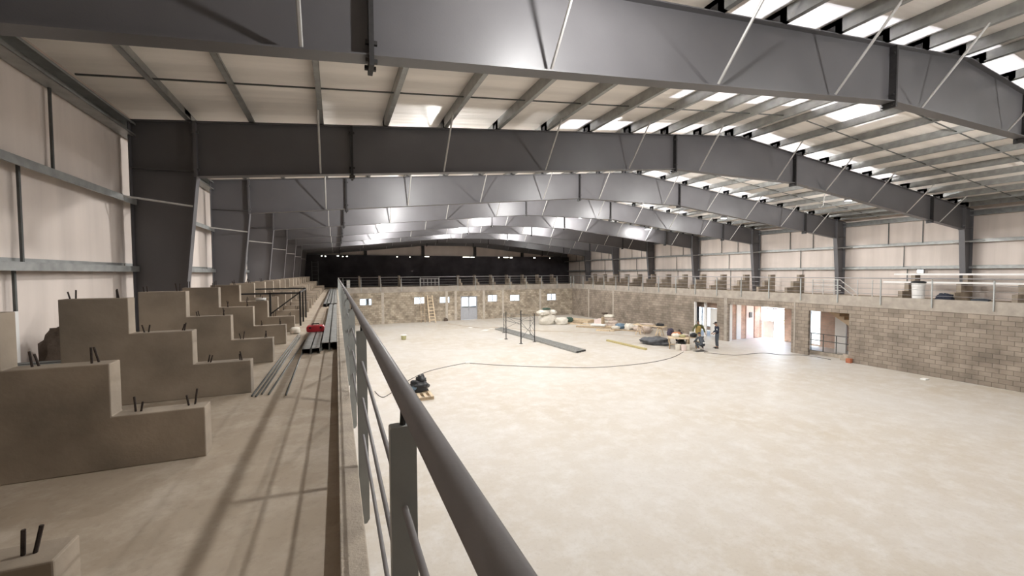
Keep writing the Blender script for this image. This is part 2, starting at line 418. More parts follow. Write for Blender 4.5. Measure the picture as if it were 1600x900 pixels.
# windows and door of the far wall
for i, (a, b, c, d) in enumerate(WIN):
    t = thing('window_%d' % (i + 1), ['sliding window in the far wall nearest the walkway', 'dim sliding window beside the leaning ladder, on its near side', 'sliding window between the ladder and the grey door',
              'sliding window just beyond the grey door', 'sliding window behind the scaffold', 'greenish sliding window nearest the far corner'][i], 'window', ((a + b) / 2, AF + .08, c), kind='structure')
    mb = MB(); e = .035
    for q in ((a, b, c, c + e), (a, b, d - e, d), (a, a + e, c, d), (b - e, b, c, d), ((a + b) / 2 - e / 2, (a + b) / 2 + e / 2, c, d)):
        mb.box(q[0], q[1], AF + .03, AF + .09, q[2], q[3])
    mb.build('window_frame', 'doorgrey' if i != 1 else 'white', t)
    MB().box(a + e, (a + b) / 2, AF + .05, AF + .056, c + e, d - e).build('pane', 'glass', t)
    MB().box((a + b) / 2, b - e, AF + .062, AF + .068, c + e, d - e).build('pane', 'glass', t)
a, b, c, d = DOOR
t = thing('door_1', 'grey double door with glazed upper half in the far wall', 'door', ((a + b) / 2, AF + .08, 0), kind='structure')
for k in (0, 1):
    x0 = a + .05 + k * (b - a - .1) / 2; x1 = x0 + (b - a - .1) / 2 - .01
    lf = MB().box(x0, x1, AF + .04, AF + .08, .02, 1.22)
    for q in ((x0, x0 + .07, 1.22, d - .05), (x1 - .07, x1, 1.22, d - .05), (x0, x1, d - .13, d - .05), (x0, x1, 1.22, 1.3)): lf.box(q[0], q[1], AF + .04, AF + .08, q[2], q[3])
    lo = lf.build('door_leaf', 'doorgrey', t)
    MB().box(x0 + .07, x1 - .07, AF + .055, AF + .062, 1.3, d - .13).build('pane', 'glass', lo)
    if k == 0: MB().box(x1 - .06, x1 - .03, AF - .01, AF + .04, 1.0, 1.16).build('handle', 'galv', lo)
mb = MB().box(a, a + .05, AF + .03, AF + .1, 0, d).box(b - .05, b, AF + .03, AF + .1, 0, d).box(a, b, AF + .03, AF + .1, d - .05, d)
mb.build('door_frame', 'doorgrey', t)

# ------------------------------------------------------------------ portal frames
FW, FT = .22, .018
def flange(mb, pts, y, side=1):
    """strip of width FW about plane y following pts in XZ, thickness FT toward the outside"""
    for p, q in zip(pts[:-1], pts[1:]):
        d = Vector((q[0] - p[0], 0, q[1] - p[1])).normalized(); nrm = Vector((-d.z, 0, d.x)) * side
        P, Q = Vector((p[0], y, p[1])), Vector((q[0], y, q[1]))
        mb.obox((P + Q) / 2 + nrm * FT / 2, d, (0, 1, 0), nrm, (Q - P).length / 2, FW / 2, FT / 2)
PURX = [.45, 1.9, 3.3, 4.75, 6.2, 7.6, 9.05, 10.47, 11.9, 13.3, 14.65, 15.75]
def make_frame(k):
    y = FY(k)
    who = ['nearest', 'second nearest', 'third nearest', 'fourth', 'fifth', 'sixth', 'seventh', 'eighth', 'last'][k - 1]
    t = thing('steel_portal_frame', 'dark grey steel portal frame, the %s%s' % (who, ' one, crossing the top of the view' if k == 1 else (' one from the camera' if 2 < k < 9 else ' one')),
              'portal frame', (0, y, 0), 'portal frames spanning the hall')
    for sx in (-1, 1):
        xo = sx * (CXO if sx < 0 else CXR); xk = sx * KX; xb = sx * (KX + .70)
        zt = ztop(xo)
        mb = MB()
        poly = [(xo, 0), (xb, 0), (xk, KZ), (xk, ztop(xk)), (xo, zt)]
        mb.prism(poly, 'y', y - .008, y + .008)
        flange(mb, [(xo, 0), (xo, zt)], y, -sx); flange(mb, [(xb, 0), (xk, KZ)], y, sx)
        mb.box(min(xo, xk), max(xo, xk), y - FW / 2, y + FW / 2, KZ + .07, KZ + .085)
        flange(mb, [(xo, zt), (xk, ztop(xk))], y, sx * -1 if sx > 0 else 1)
        mb.build('column', 'frame', t)
    def seg(x0, x1):
        mb = MB(); xs = [x0, x1] if x0 * x1 > 0 else [x0, 0, x1]
        top = [(x, ztop(x)) for x in xs]; bot = [(x0, zbot(x0)), (x1, zbot(x1))]
        mb.prism(bot + top[::-1], 'y', y - .008, y + .008)
        flange(mb, top, y, 1); flange(mb, bot, y, -1)
        mb.build('rafter', 'frame', t)
    XS = [-KX, -HX, -RX_, RX_, HX, KX]
    for a, b in zip(XS[:-1], XS[1:]): seg(a, b)
    for x in XS:
        ex = .10 if abs(x) in (HX, RX_) else 0
        mb = MB().box(x - .025, x + .025, y - FW / 2 - .02, y + FW / 2 + .02, zbot(x) - ex - .03, ztop(x) - .01)
        for zz in ([zbot(x) - .07, zbot(x) + .12, ztop(x) - .15] if ex else [zbot(x) + .12, ztop(x) - .2]):
            for yy in (-.085, .085): mb.box(x - .06, x + .06, y + yy - .02, y + yy + .02, zz - .02, zz + .02)
        mb.build('splice_plate', 'bolt' if ex else 'frame', t)
    # flange braces: bottom flange up to every second purlin, both sides
    for sx in (-1, 1):
        for i in (1, 3, 5, 7, 9):
            xp = sx * PURX[i]
            for sy in (-1, 1):
                MB().tube([(xp, y + sy * FW / 2 * .8, zbot(xp) + .015), (xp, y + sy * 1.02, ztop(xp) + .05)], .022, 6).build('flange_brace', 'brace', t)
        xo = sx * (KX + .27)
        for sy in (-1, 1):
            xin = sx * (KX + .06 * 0 + .045)
            MB().tube([(sx * (KX + .07), y + sy * .09, 6.42), (sx * ((CXO if sx < 0 else CXR) - .0) , y + sy * .62, 6.49)], .02, 6).build('column_brace', 'brace', t)
    return t
for k in range(1, 10): make_frame(k)

# ------------------------------------------------------------------ purlins, girts, tie rods
def zee(mb, x, zlo, y0, y1, s=1, d=PD, fl=.09, t=.006):
    sl = -.0997 * (1 if x > 0 else -1)
    mb.box(x - t / 2, x + t / 2, y0, y1, zlo, zlo + d)
    mb.box(x, x + s * fl, y0, y1, zlo, zlo + t); mb.box(x + s * fl - s * t, x + s * fl, y0, y1, zlo, zlo + .025)
    mb.box(x, x - s * fl, y0, y1, zlo + d - t, zlo + d)
bayname = lambda k: ['over the camera bay', 'between the two nearest frames', 'between second and third frames', 'between third and fourth frames', 'between fourth and fifth frames',
                     'between fifth and sixth frames', 'between sixth and seventh frames', 'between seventh and eighth frames', 'in the last bay'][k]
for k in range(0, 9):
    y0, y1 = FY(k), FY(k + 1)
    proto = {}
    for sx in (-1, 1):
        side = 'near slope' if sx < 0 else 'opposite slope'
        for i, px in enumerate(PURX):
            x = sx * px
            mb = MB(); zee(mb, x, ztop(x) + .012, y0 - .18, y1 + .18, -sx)
            o = mb.build('roof_purlin', 'galv', origin=(x, y0, ztop(x)))
            MB().box(x - .012, x + .012, y1 - .07, y1 + .07, ztop(x) + .005, ztop(x) + .16).build('cleat', 'bolt', o)
            tag(o, 'galvanised purlin on the %s %s, %s down from the ridge' % (side, bayname(k), ORD[i]), 'purlin', 'roof purlins')
        # eave strut
        xe = WL + .15 if sx < 0 else WR - .15
        mb = MB(); z = 7.74
        mb.box(xe - .12, xe - .114, y0, y1, z, z + .26) if sx < 0 else mb.box(xe + .114, xe + .12, y0, y1, z, z + .26)
        mb.box(xe - .12, xe + .12, y0, y1, z, z + .006).box(xe - .12, xe + .12, y0, y1, z + .254, z + .26)
        mb.box(xe - sx * .12, xe - sx * .114, y0, y1, z, z + .04).box(xe - sx * .12, xe - sx * .114, y0, y1, z + .22, z + .26)
        tag(mb.build('eave_strut', 'galv'), 'channel eave strut on the %s %s' % ('near wall' if sx < 0 else 'opposite wall', bayname(k)), 'eave strut', 'eave struts')
        # girts
        for gi, z in enumerate((6.50, 5.19)):
            xw = WL + .005 if sx < 0 else WR - .005; xi = xw - sx * .24
            mb = MB().box(min(xw, xi), max(xw, xi), y0 + .02, y1 - .02, z, z + .008)
            mb.box(xi - .004, xi + .004, y0 + .02, y1 - .02, z - .10, z + .012)
            mb.box(xw - .004, xw + .004, y0 + .02, y1 - .02, z, z + .07)
            mb.box(xi, xi + sx * .025, y0 + .02, y1 - .02, z - .10, z - .094)
            tag(mb.build('wall_girt', 'galv'), '%s horizontal girt on the %s %s' % (['upper', 'lower'][gi], 'near wall' if sx < 0 else 'opposite wall', bayname(k)), 'girt', 'wall girts')
        xr = WL + .07 if sx < 0 else WR - .07
        for (fr, za, zb_, nm) in ((.33, 6.5, 7.75, 'upper'), (.60, 6.5, 7.75, 'upper'), (.47, 5.19, 6.5, 'middle'), (.44, MZ, 5.19, 'bottom')):
            yy = y0 + fr * BAY
            tag(MB().box(xr - .014, xr + .014, yy - .018, yy + .018, za, zb_).build('wall_tie', 'galvd'),
                'vertical %s tie rod on the %s %s%s' % (nm, 'near wall' if sx < 0 else 'opposite wall', bayname(k), '' if nm != 'upper' else (', nearer one' if fr < .5 else ', farther one')), 'tie rod', 'wall tie rods')
        for fr in (1 / 3, 2 / 3):
            yy = y0 + fr * BAY; mb = MB(); xs = [sx * q for q in PURX] + [sx * (abs(xe) - .05)]
            for a, b in zip(xs[:-1], xs[1:]):
                mb.bar((a, yy, ztop(a) + .09), (b, yy, ztop(b) + .09), .03, .022)
            tag(mb.build('sag_rod', 'galvd'), '%s line of purlin sag rods on the %s %s' % ('nearer' if fr < .5 else 'farther', 'near slope' if sx < 0 else 'opposite slope', bayname(k)), 'sag rod', 'sag rod lines')
# gable posts
for i, x in enumerate((-9.9, -3.37, 3.13, 9.66)):
    tag(MB().box(x - .16, x + .16, YE - .3, YE - .03, TZ + .03, zbot(x) - .03).build('gable_post', 'bolt'), 'dark gable post on the black end wall, %s from the walkway side' % ORD[i], 'post', 'gable posts')

# ------------------------------------------------------------------ lamps
LAMPN = 0
def lamp(x, y, z, label, power, light=True):
    zt = ztop(x) + .02
    t = thing('high_bay_lamp', label, 'lamp', (x, y, z), 'high bay lamps')
    MB().lathe([(.05, .30), (.11, .30), (.13, .16), (.20, .10), (.21, .03), (.20, .0), (.17, .0), (.17, .02), (.05, .06)], (x, y, z), 20).build('housing', 'lamp', t, smooth=False)
    MB().lathe([(.165, .005), (.165, .018), (.0, .018)], (x, y, z), 20).build('lens', 'lens', t)
    MB().tube([(x, y, z + .3), (x, y, zt)], .008, 6).build('hanger', 'bolt', t)
    if light:
        L = bpy.data.lights.new('high_bay_light', 'POINT'); L.energy = power
        L.shadow_soft_size = .075; L.color = (1, .985, .965)
        o = bpy.data.objects.new('high_bay_light', L); COL.objects.link(o); o.location = (x, y, z - .055); attach(o, t)
ROWS = ['row above the walkway', 'row just before the ridge', 'row just beyond the ridge', 'row nearest the opposite gallery']
PW = 620
lamps = []
for r, (x, ys) in enumerate(((-10.1, (2.9, 12.3, 19.4, 26.2, 32.2, 38.0)), (-3.3, (1.4, 5.45, 12.4, 19.2, 26.0, 32.2, 38.0)),  # each row's first lamp, except above the walkway, is unseen added fill
                             (3.35, (1.4, 5.45, 12.4, 19.2, 26.0, 32.2, 38.0)), (9.9, (.6, 5.3, 12.4, 19.5, 26.6, 33.7, 40.0)))):
    for j, y in enumerate(ys):
        z = ztop(x) - (.42 if r in (1, 2) else .30)
        lamp(x, y, z, 'high bay lamp in the %s, %s from the camera end' % (ROWS[r], ORD[j]), PW * (.66 if (r, j) == (0, 0) else (.42 if r else .5) if y < 6 else .55 if r == 3 else 1.0))

# ------------------------------------------------------------------ balustrades
def balustrade(name, label, pts_post, pA, pB, zA, zB, plate, off, base):
    """posts at pts_post (x,y,rail z); rail from pA to pB"""
    t = thing(name, label, 'balustrade', (pA[0], pA[1], base), 'balustrades round the arena')
    MB().tube([(pA[0], pA[1], zA), (pB[0], pB[1], zB)], .0275, 20).build('handrail', 'rail', t, smooth=True)
    for dz in (-.285, -.545, -.81):
        MB().tube([(pA[0] + off[0], pA[1] + off[1], zA + dz), (pB[0] + off[0], pB[1] + off[1], zB + dz)], .009, 8).build('rod', 'rail', t, smooth=True)
    for (x, y, zr) in pts_post:
        zt = zr - .066; zb_ = CURB - .42
        hx, hy = plate
        mb = MB()
        if hx > hy:   # plate across x: chamfered lower corners
            mb.prism([(x - hx + .02, zb_), (x + hx - .02, zb_), (x + hx, zb_ + .03), (x + hx, zt - .004), (x + hx - .004, zt), (x - hx + .004, zt), (x - hx, zt - .004), (x - hx, zb_ + .03)], 'y', y - hy, y + hy)
        else:
            mb.prism([(y - hy + .02, zb_), (y + hy - .02, zb_), (y + hy, zb_ + .03), (y + hy, zt), (y - hy, zt), (y - hy, zb_ + .03)], 'x', x - hx, x + hx)
        po = mb.build('post', 'post', t)
        MB().tube([(x, y, zt - .02), (x - off[0] * .3, y - off[1] * .3, zr - .01)], .008, 8).build('pin', 'bolt', po)
    return t
lz = lambda y: 4.697 - .0015 * y
LRX = -12.853
ly = [1.13 + 2.0 * i for i in range(-2, 21)]
balustrade('balustrade', 'long grey steel balustrade beside the camera along the walkway kerb', [(-12.866, y, lz(y)) for y in ly], (LRX, -3.2), (LRX, 42.9), lz(-3.2), lz(42.9), (.034, .018), (-.012, 0), CURB)
RRX = AR - .045; RRZ = 4.625
ry = [42.55 - 2.0 * i - (i * .008) for i in range(0, 21)]
balustrade('balustrade', 'grey steel balustrade on the opposite gallery above the block wall', [(RRX, y, RRZ) for y in ry], (RRX, AF - .06), (RRX, 1.5), RRZ, RRZ, (.034, .018), (0, 0), CURB)
fx = [-12.43, -10.82, -9.0, -7.0, -5.08, -3.18, -1.19, .79, 2.78, 4.8, 6.78, 8.74, 10.74, 12.6]
balustrade('balustrade', 'grey steel balustrade along the far gallery edge', [(x, AF - .045, RRZ) for x in fx], (-12.8, AF - .045), (RRX, AF - .045), RRZ, RRZ, (.018, .034), (0, 0), CURB)

# ------------------------------------------------------------------ bleacher stringers
SX0 = -14.04; TR = .595; RISE = .412; ST = .18
def stringer_poly(sgn, x0, xw, n=3):
    p = [(x0, MZ)]; x = x0; z = MZ
    for i in range(n):
        z += RISE; p.append((x, z))
        x2 = x + sgn * TR if i < n - 1 else xw
        p.append((x2, z)); x = x2
    p.append((xw, MZ)); return p
def rebar(mb, x, y, z, h, lean=0):
    mb.tube([(x, y, z - .03), (x + lean, y + lean * .3, z + h)], .0075, 6)
rr = random.Random(11)
def stringer(y, sgn, label, group, detail, x0=None, xw=None):
    x0 = x0 if x0 is not None else SX0; xw = xw if xw is not None else -15.83
    t = MB().prism(stringer_poly(sgn, x0, xw), 'y', y, y + ST).build('bleacher_stringer', 'conc', None, origin=(x0, y, MZ), bevel=.008)
    tag(t, label, 'stringer', group)
    if detail:
        for i in range(3):
            z = MZ + RISE * (i + 1)
            for xx in (.10, .13, TR - .15 if i < 2 else xw * sgn * 1 - (x0 + sgn * TR * 2) * sgn - .1, TR - .12 if i < 2 else abs(xw - (x0 + sgn * TR * 2)) - .06):
                mb = MB(); rebar(mb, x0 + sgn * (i * TR + abs(xx)), y + .06 + rr.random() * .06, z, .07 + rr.random() * .06, rr.uniform(-.03, .03)); mb.build('rebar_stub', 'rebar', t)
    return t
for i in range(-1, 20):
    y = 4.12 + 2.0 * i
    lab = {-1: 'stepped concrete stringer at the bottom corner of the view, mostly cut off', 0: 'large stepped concrete bleacher stringer nearest in full view'}.get(i, 'stepped concrete stringer beside the walkway, number %d back from the nearest' % (i + 1))
    stringer(y, -1, lab, 'stringers beside the walkway', i < 7)
for i in range(2, 20):
    y = 4.12 + 2.0 * i
    if SH[0] - .3 < y < SH[1]: continue
    stringer(y, 1, 'shadowed stepped stringer on the opposite gallery, %s from the near end' % ORD[i - 2], 'stringers on the opposite gallery', False, 14.04, 15.75)
def far_stringer(x, j):
    p = stringer_poly(1, 44.2, 46.0)
    t = MB().prism(p, 'x', x, x + ST).build('bleacher_stringer', 'conc', None, origin=(x, 44.2, MZ), bevel=.008)
    tag(t, 'stepped stringer on the far gallery, %s from the walkway side' % ORD[j], 'stringer', 'stringers on the far gallery')
for j, x in enumerate((-10.95, -8.95, -6.95, -.5, 1.45, 3.4, 5.4, 7.4, 9.4, 11.4)): far_stringer(x, j)
# bench planks already laid on the opposite gallery
for i, (z, x) in enumerate(((MZ + 2 * RISE, 14.68), (MZ + 3 * RISE, 15.27))):
    tag(MB().box(x, x + .32, 7.9, 13.25 - i * .2, z + .004, z + .085).build('bench_plank', 'white'), 'long pale bench plank on the opposite gallery, the %s one' % ['lower', 'upper'][i], 'bench', 'bench planks')

# ------------------------------------------------------------------ things on the near walkway
def channel(name, label, x, y0, y1, z0, w, h, group, m='galv', tilt=0):
    """long cold-formed channel lying mouth down, open dark ends"""
    mb = MB(); e = .006; a, b = x - w / 2, x + w / 2
    mb.box(a, b, y0, y1, z0 + h - e, z0 + h).box(a, a + e, y0, y1, z0, z0 + h).box(b - e, b, y0, y1, z0, z0 + h)
    mb.box(a, a + .03, y0, y1, z0, z0 + e).box(b - .03, b, y0, y1, z0, z0 + e)
    return tag(mb.build(name, m), label, 'steel channel', group)
G1 = 'channels stacked on the walkway'
channel('steel_channel', 'short front steel channel on the walkway, next to the rods', -13.565, 8.6, 11.6, MZ + .003, .15, .105, G1)
channel('steel_channel', 'short front steel channel on the walkway, beside the thicker long pair', -13.405, 8.62, 11.55, MZ + .003, .15, .105, G1)
channel('steel_channel', 'long steel channel on the walkway behind the red case', -13.245, 8.9, 19.9, MZ + .003, .14, .155, G1)
channel('steel_channel', 'long steel channel lying against the walkway kerb', -13.10, 8.9, 19.9, MZ + .003, .14, .155, G1)
for j, x in enumerate((-13.52, -13.36, -13.20, -13.07)):
    channel('steel_channel', '%s of four far channels at the end of the walkway, counted towards the kerb' % ['first', 'second', 'third', 'last'][j], x, 20.5 + .25 * (j % 2), 40.5, MZ + .003, .13, .15, G1)
rods = [((-14.0, 5.9), (-13.90, 11.6)), ((-13.95, 5.86), (-13.86, 11.3)), ((-13.90, 5.95), (-13.83, 10.9)), ((-13.82, 5.89), (-13.70, 10.4)), ((-13.62, 5.78), (-13.66, 10.6))]
for j, (p, q) in enumerate(rods):
    tag(MB().tube([(p[0], p[1], MZ + .013), (q[0], q[1], MZ + .013)], .011, 8).build('steel_rod', 'galvd', smooth=True),
        'thin steel rod lying on the walkway, %s counted from the stringers' % ORD[j], 'rod', 'rods on the walkway')
# red case
t = thing('red_case', 'red plastic tool case on the front steel channels', 'tool case', (-13.5, 11.15, MZ + .11))
MB().prism([(-.18, 0), (.18, 0), (.2, .03), (.2, .13), (.17, .16), (-.17, .16), (-.2, .13), (-.2, .03)], 'y', 0, .16).mesh
mb = MB().prism([(-13.68, MZ + .11), (-13.33, MZ + .11), (-13.31, MZ + .14), (-13.31, MZ + .22), (-13.34, MZ + .25), (-13.67, MZ + .25), (-13.70, MZ + .22), (-13.70, MZ + .14)], 'y', 11.0, 11.3)
mb.build('case_body', 'red', t, bevel=.012)
MB().tube([(-13.58, 11.15, MZ + .245), (-13.58, 11.15, MZ + .29), (-13.43, 11.15, MZ + .29), (-13.43, 11.15, MZ + .245)], .012, 8).build('handle', 'black', t)
for xx in (-13.62, -13.39): MB().box(xx - .02, xx + .02, 10.985, 11.0, MZ + .19, MZ + .23).build('latch', 'black', t)
tag(MB().blob((-14.0, 11.75, MZ), (.12, .1, .09), 4, .25).build('plastic_bag', 'sackw', smooth=True), 'crumpled white bag at the foot of a stringer near the rods', 'bag')
tag(MB().tube([(-14.9, 12.2, MZ + 2 * RISE + .036), (-14.68, 12.22, MZ + 2 * RISE + .036)], .035, 14).build('plastic_pipe', 'white', smooth=True), 'short white pipe offcut on a stringer step beside the black frame', 'pipe')
# black steel guard frame
t = thing('steel_guard_frame', 'black welded steel frame standing among the stringers', 'steel frame', (-14.0, 13.5, MZ))
s = .022; zt = 4.50
for (x, y, z1) in ((-14.0, 13.5, zt), (-14.75, 13.5, zt), (-15.62, 13.5, zt), (-14.0, 14.6, zt), (-14.0, 15.9, zt)):
    MB().box(x - s, x + s, y - s, y + s, MZ, z1).build('upright', 'black', t)
MB().box(-15.64, -13.98, 13.5 - s, 13.5 + s, zt - .045, zt).build('top_bar', 'black', t)
MB().box(-15.64, -13.98, 15.9 - s, 15.9 + s, zt + .01, zt + .055).build('top_bar', 'black', t)
MB().box(-14.02, -13.98, 13.5, 15.9, zt - .02, zt + .02).build('side_bar', 'black', t)
MB().bar((-14.75, 13.5, 3.9), (-14.02, 13.5, zt - .02), .035, .035).build('diagonal_brace', 'black', t)
# board, sack and channels by the near wall
mb = MB().box(WL + .09, WL + .13, 5.7, 7.27, MZ, 4.58)
tag(mb.build('wall_board', 'white'), 'pale board standing against the near wall', 'board')
tag(MB().blob((-16.48, 7.7, MZ), (.22, .32, .41), 9, .3).build('sack', 'sackb', smooth=True), 'lumpy brown sack against the near wall behind the tall stringer step', 'sack')
for j in range(3):
    tag(MB().bar((-16.7 + .05 * j, 6.42 + .19 * j, 3.96), (-15.86 - .03 * j, 6.44 + .19 * j, 3.96), .14, .055).build('steel_strip', 'galvd'), 'dusty steel strip lying on a block behind the nearest stringers, %s from the camera' % ORD[j], 'steel strip', 'strips by the near wall')
tag(MB().box(-16.55, -16.0, 6.32, 6.92, MZ, 3.93).build('support_block', 'conc'), 'concrete support block under the dusty steel strips', 'block')
# ladder at the far end of the near bleachers
t = thing('ladder', 'dark metal ladder standing against the black end of the bleachers', 'ladder', (-14.85, 43.6, MZ))
for x in (-15.12, -14.58): MB().box(x - .03, x + .03, 43.57, 43.63, MZ, 6.2).build('stile', 'galvd', t)
for j in range(7): MB().box(-15.12, -14.58, 43.585, 43.615, MZ + .3 + .37 * j, MZ + .335 + .37 * j).build('rung', 'galvd', t)

# ------------------------------------------------------------------ opposite gallery: drum, bags, stair guard
t = thing('white_drum', 'white plastic drum with black lid behind the opposite balustrade', 'drum', (14.0, 11.45, MZ))
MB().lathe([(.22, 0), (.23, .02), (.26, .8), (.27, .85), (.25, .86)], (14.0, 11.45, MZ), 24).build('drum_body', 'white', t)
MB().lathe([(.29, 0), (.29, .05), (.2, .1), (.0, .11)], (14.0, 11.45, MZ + .86), 24).build('drum_lid', 'blackp', t)
tag(MB().blob((13.75, 10.35, MZ), (.22, .3, .2), 3, .35).build('tool_bag', 'navy', smooth=True), 'dark blue bag on the opposite gallery', 'bag')
tag(MB().blob((13.6, 9.1, MZ), (.16, .3, .11), 6, .35).build('tool_bag', 'slate', smooth=True), 'small slate coloured bag near the end of the opposite gallery', 'bag')
tag(MB().tube([(13.5, 9.4, MZ + .04), (13.5, 9.6, MZ + .04)], .04, 12).build('white_bottle', 'white'), 'tiny white bottle lying on the opposite gallery', 'bottle')
t = thing('stair_guard', 'pale stair guard rail at the stairwell of the opposite gallery', 'guard rail', (13.98, 15.3, MZ))
gy = [16.5, 15.9, 15.3, 14.7, 14.1, 13.4]
for y in gy[:3] + gy[4:]: MB().box(13.96, 14.0, y - .02, y + .02, MZ, MZ + .96).build('guard_post', 'brace', t)
for z in (.96, .64, .34): MB().box(13.965, 13.995, 14.95, 16.5, MZ + z - .02, MZ + z + .02).build('guard_bar', 'brace', t)
for z in (.92, .60): MB().bar((13.98, 14.95, MZ + z), (13.98, 14.05, MZ + z - .72), .03, .035).build('sloping_bar', 'brace', t)
tag(MB().box(13.35, 13.75, 12.6, 14.4, MZ + .003, MZ + .05).build('pale_plank', 'paper'), 'white plank lying at the stairwell of the opposite gallery', 'plank')
t = thing('wall_floodlight', 'small floodlight on the lower girt of the opposite wall', 'floodlight', (WR - .25, 12.4, 4.9))
MB().box(WR - .36, WR - .26, 12.2, 12.5, 4.86, 5.06).build('housing', 'lamp', t, bevel=.01)
MB().box(WR - .37, WR - .36, 12.22, 12.48, 4.88, 5.04).build('lens', emit_mat('floodlight_lens', (1, .97, .9), 3), t)
MB().bar((WR - .27, 12.35, 5.0), (WR - .2, 12.35, 5.15), .04, .02).build('bracket', 'bolt', t)
t = thing('hanging_cable', 'thin pale cable hanging in a curl below the second nearest frame', 'cable', (7.88, 12.3, 7.7))
MB().tube([(7.88, 12.3, 9.02), (7.86, 12.3, 8.7), (7.8, 12.3, 8.35), (7.72, 12.3, 8.05), (7.55, 12.3, 7.9), (7.4, 12.3, 7.95)], .018, 8).build('cable', 'brace', t, smooth=True)
# far gallery: small guard
t = thing('stair_guard', 'pale stair guard rail on the far gallery', 'guard rail', (-3.6, 44.3, MZ))
for x in (-4.9, -4.5, -4.1, -3.7, -3.3, -2.9): MB().box(x - .02, x + .02, 44.28, 44.32, MZ, MZ + .9).build('guard_post', 'brace', t)
for z in (.9, .5): MB().box(-4.92, -2.88, 44.285, 44.315, MZ + z - .02, MZ + z + .02).build('guard_bar', 'brace', t)
tag(MB().box(-1.9, -1.0, 43.5, 44.0, MZ + .003, MZ + .12).build('pale_plank', 'paper'), 'short white plank on the far gallery edge', 'plank')
tag(MB().box(-12.1, -11.8, 43.3, 43.6, MZ, MZ + .85).build('white_post', 'white', bevel=.01), 'short white post where the walkway meets the far gallery', 'post')

# ------------------------------------------------------------------ behind the doorways
struct('wall_vestibule', MB().box(AR + .16, 15.92, 21.9, 22.05, 0, SLABB).box(15.92, WR - .1, 21.78, 22.07, 0, SLABB), 'brick', 'pink brick side wall inside the wide doorway', 'wall')
for i, (x0, x1, m, nm) in enumerate(((AR + .16, 13.22, 'white', 'white door jamb'), (14.1, 14.55, 'white', 'white pier'), (15.1, 15.9, 'pinkpl', 'pinkish panel'))):
    struct('trim_%d' % (20 + i), MB().box(x0, x1, 21.84 if i else 21.5, 21.9, 0, SLABB), m, '%s against the brick side wall of the wide doorway' % nm, 'trim')
tag(MB().box(15.4, 15.65, 21.78, 21.84, 1.55, 1.95).build('meter_box', 'black'), 'dark meter box on the pinkish panel inside the wide doorway', 'meter box')
for i, (a, b, c, d, nm) in enumerate(((17.5, 18.9, .05, 2.4, 'tall stairwell window in the outer wall'), (14.2, 15.6, .9, 1.75, 'low stairwell window under the landing'), (25.2, 29.4, .25, 2.25, 'wide white window behind the narrow doorway'))):
    t = thing('window_%d' % (10 + i), nm, 'window', (WR, (a + b) / 2, c), kind='structure')
    mb = MB(); e = .06
    for q in ((a, b, c, c + e), (a, b, d - e, d), (a, a + e, c, d), (b - e, b, c, d), ((a + b) / 2 - e / 2, (a + b) / 2 + e / 2, c, d)): mb.box(WR - .05, WR + .02, q[0], q[1], q[2], q[3])
    mb.build('window_frame', 'white', t)
    MB().box(WR - .02, WR - .012, a + e, (a + b) / 2, c + e, d - e).build('pane', 'glass', t)
    MB().box(WR - .02, WR - .012, (a + b) / 2, b - e, c + e, d - e).build('pane', 'glass', t)
t = thing('door_2', 'white framed narrow doorway in the block wall beside the workers', 'door', (AR + .08, 23.5, 0), kind='structure')
MB().box(AR - .01, AR + .18, 24.5, 24.58, 0, 2.66).build('door_frame', 'white', t)
MB().box(AR + .5, AR + .62, 23.9, 24.1, 0, SLABB).build('white_post', 'white', t)
MB().box(AR + .9, AR + .96, 23.25, 23.85, .05, 2.15).build('door_leaf', 'white', t)
struct('trim_24', MB().box(AR + .9, AR + 1.05, 22.3, 26.3, 2.2, SLABB), 'brick_y', 'pinkish brick band over the narrow doorway', 'trim')
t = thing('outer_gate', 'white sliding gate half open at the outer doorway', 'gate', (WR + .2, 21.3, -.03))
for y in (20.95, 21.72): MB().box(WR + .2, WR + .24, y - .03, y + .03, -.03, 2.3).build('gate_post', 'white', t)
MB().box(WR + .2, WR + .23, 20.95, 21.72, -.03 + .05, 1.3).build('gate_panel', 'white', t)
MB().box(WR + .18, WR + .26, 19.95, 21.75, 2.2, 2.28).build('gate_rail', 'doorgrey', t)
for j, (x, y, r) in enumerate(((24.5, 27.2, .5), (25.5, 26.0, .6), (26.4, 29.0, .55))):
    t = thing('shrub', 'small yellowish shrub in the yard outside, %s from the gate' % ORD[j], 'shrub', (x, y, -.03), 'shrubs in the yard')
    mb = MB(); q = random.Random(j)
    for i in range(90):
        th = q.random() * 2 * PI; ph = math.acos(q.random()); d = r * (.5 + .5 * q.random())
        c = Vector((x + d * math.sin(ph) * math.cos(th), y + d * math.sin(ph) * math.sin(th), d * math.cos(ph) * .9 + .05))
        u = Vector((q.gauss(0, 1), q.gauss(0, 1), q.gauss(0, 1))).normalized(); w = u.cross(Vector((q.gauss(0, 1), q.gauss(0, 1), q.gauss(0, 1)))).normalized()
        mb.add([c - u * .09, c + w * .04, c + u * .09, c - w * .04], [(0, 1, 2, 3)])
    mb.build('leaves', 'leaf', t)
    mb = MB()
    for i in range(7):
        th = i * .9; mb.tube([(x, y, -.03), (x + r * .6 * math.cos(th), y + r * .6 * math.sin(th), r * .7)], .012, 5)
    mb.build('stem', 'wood2', t)
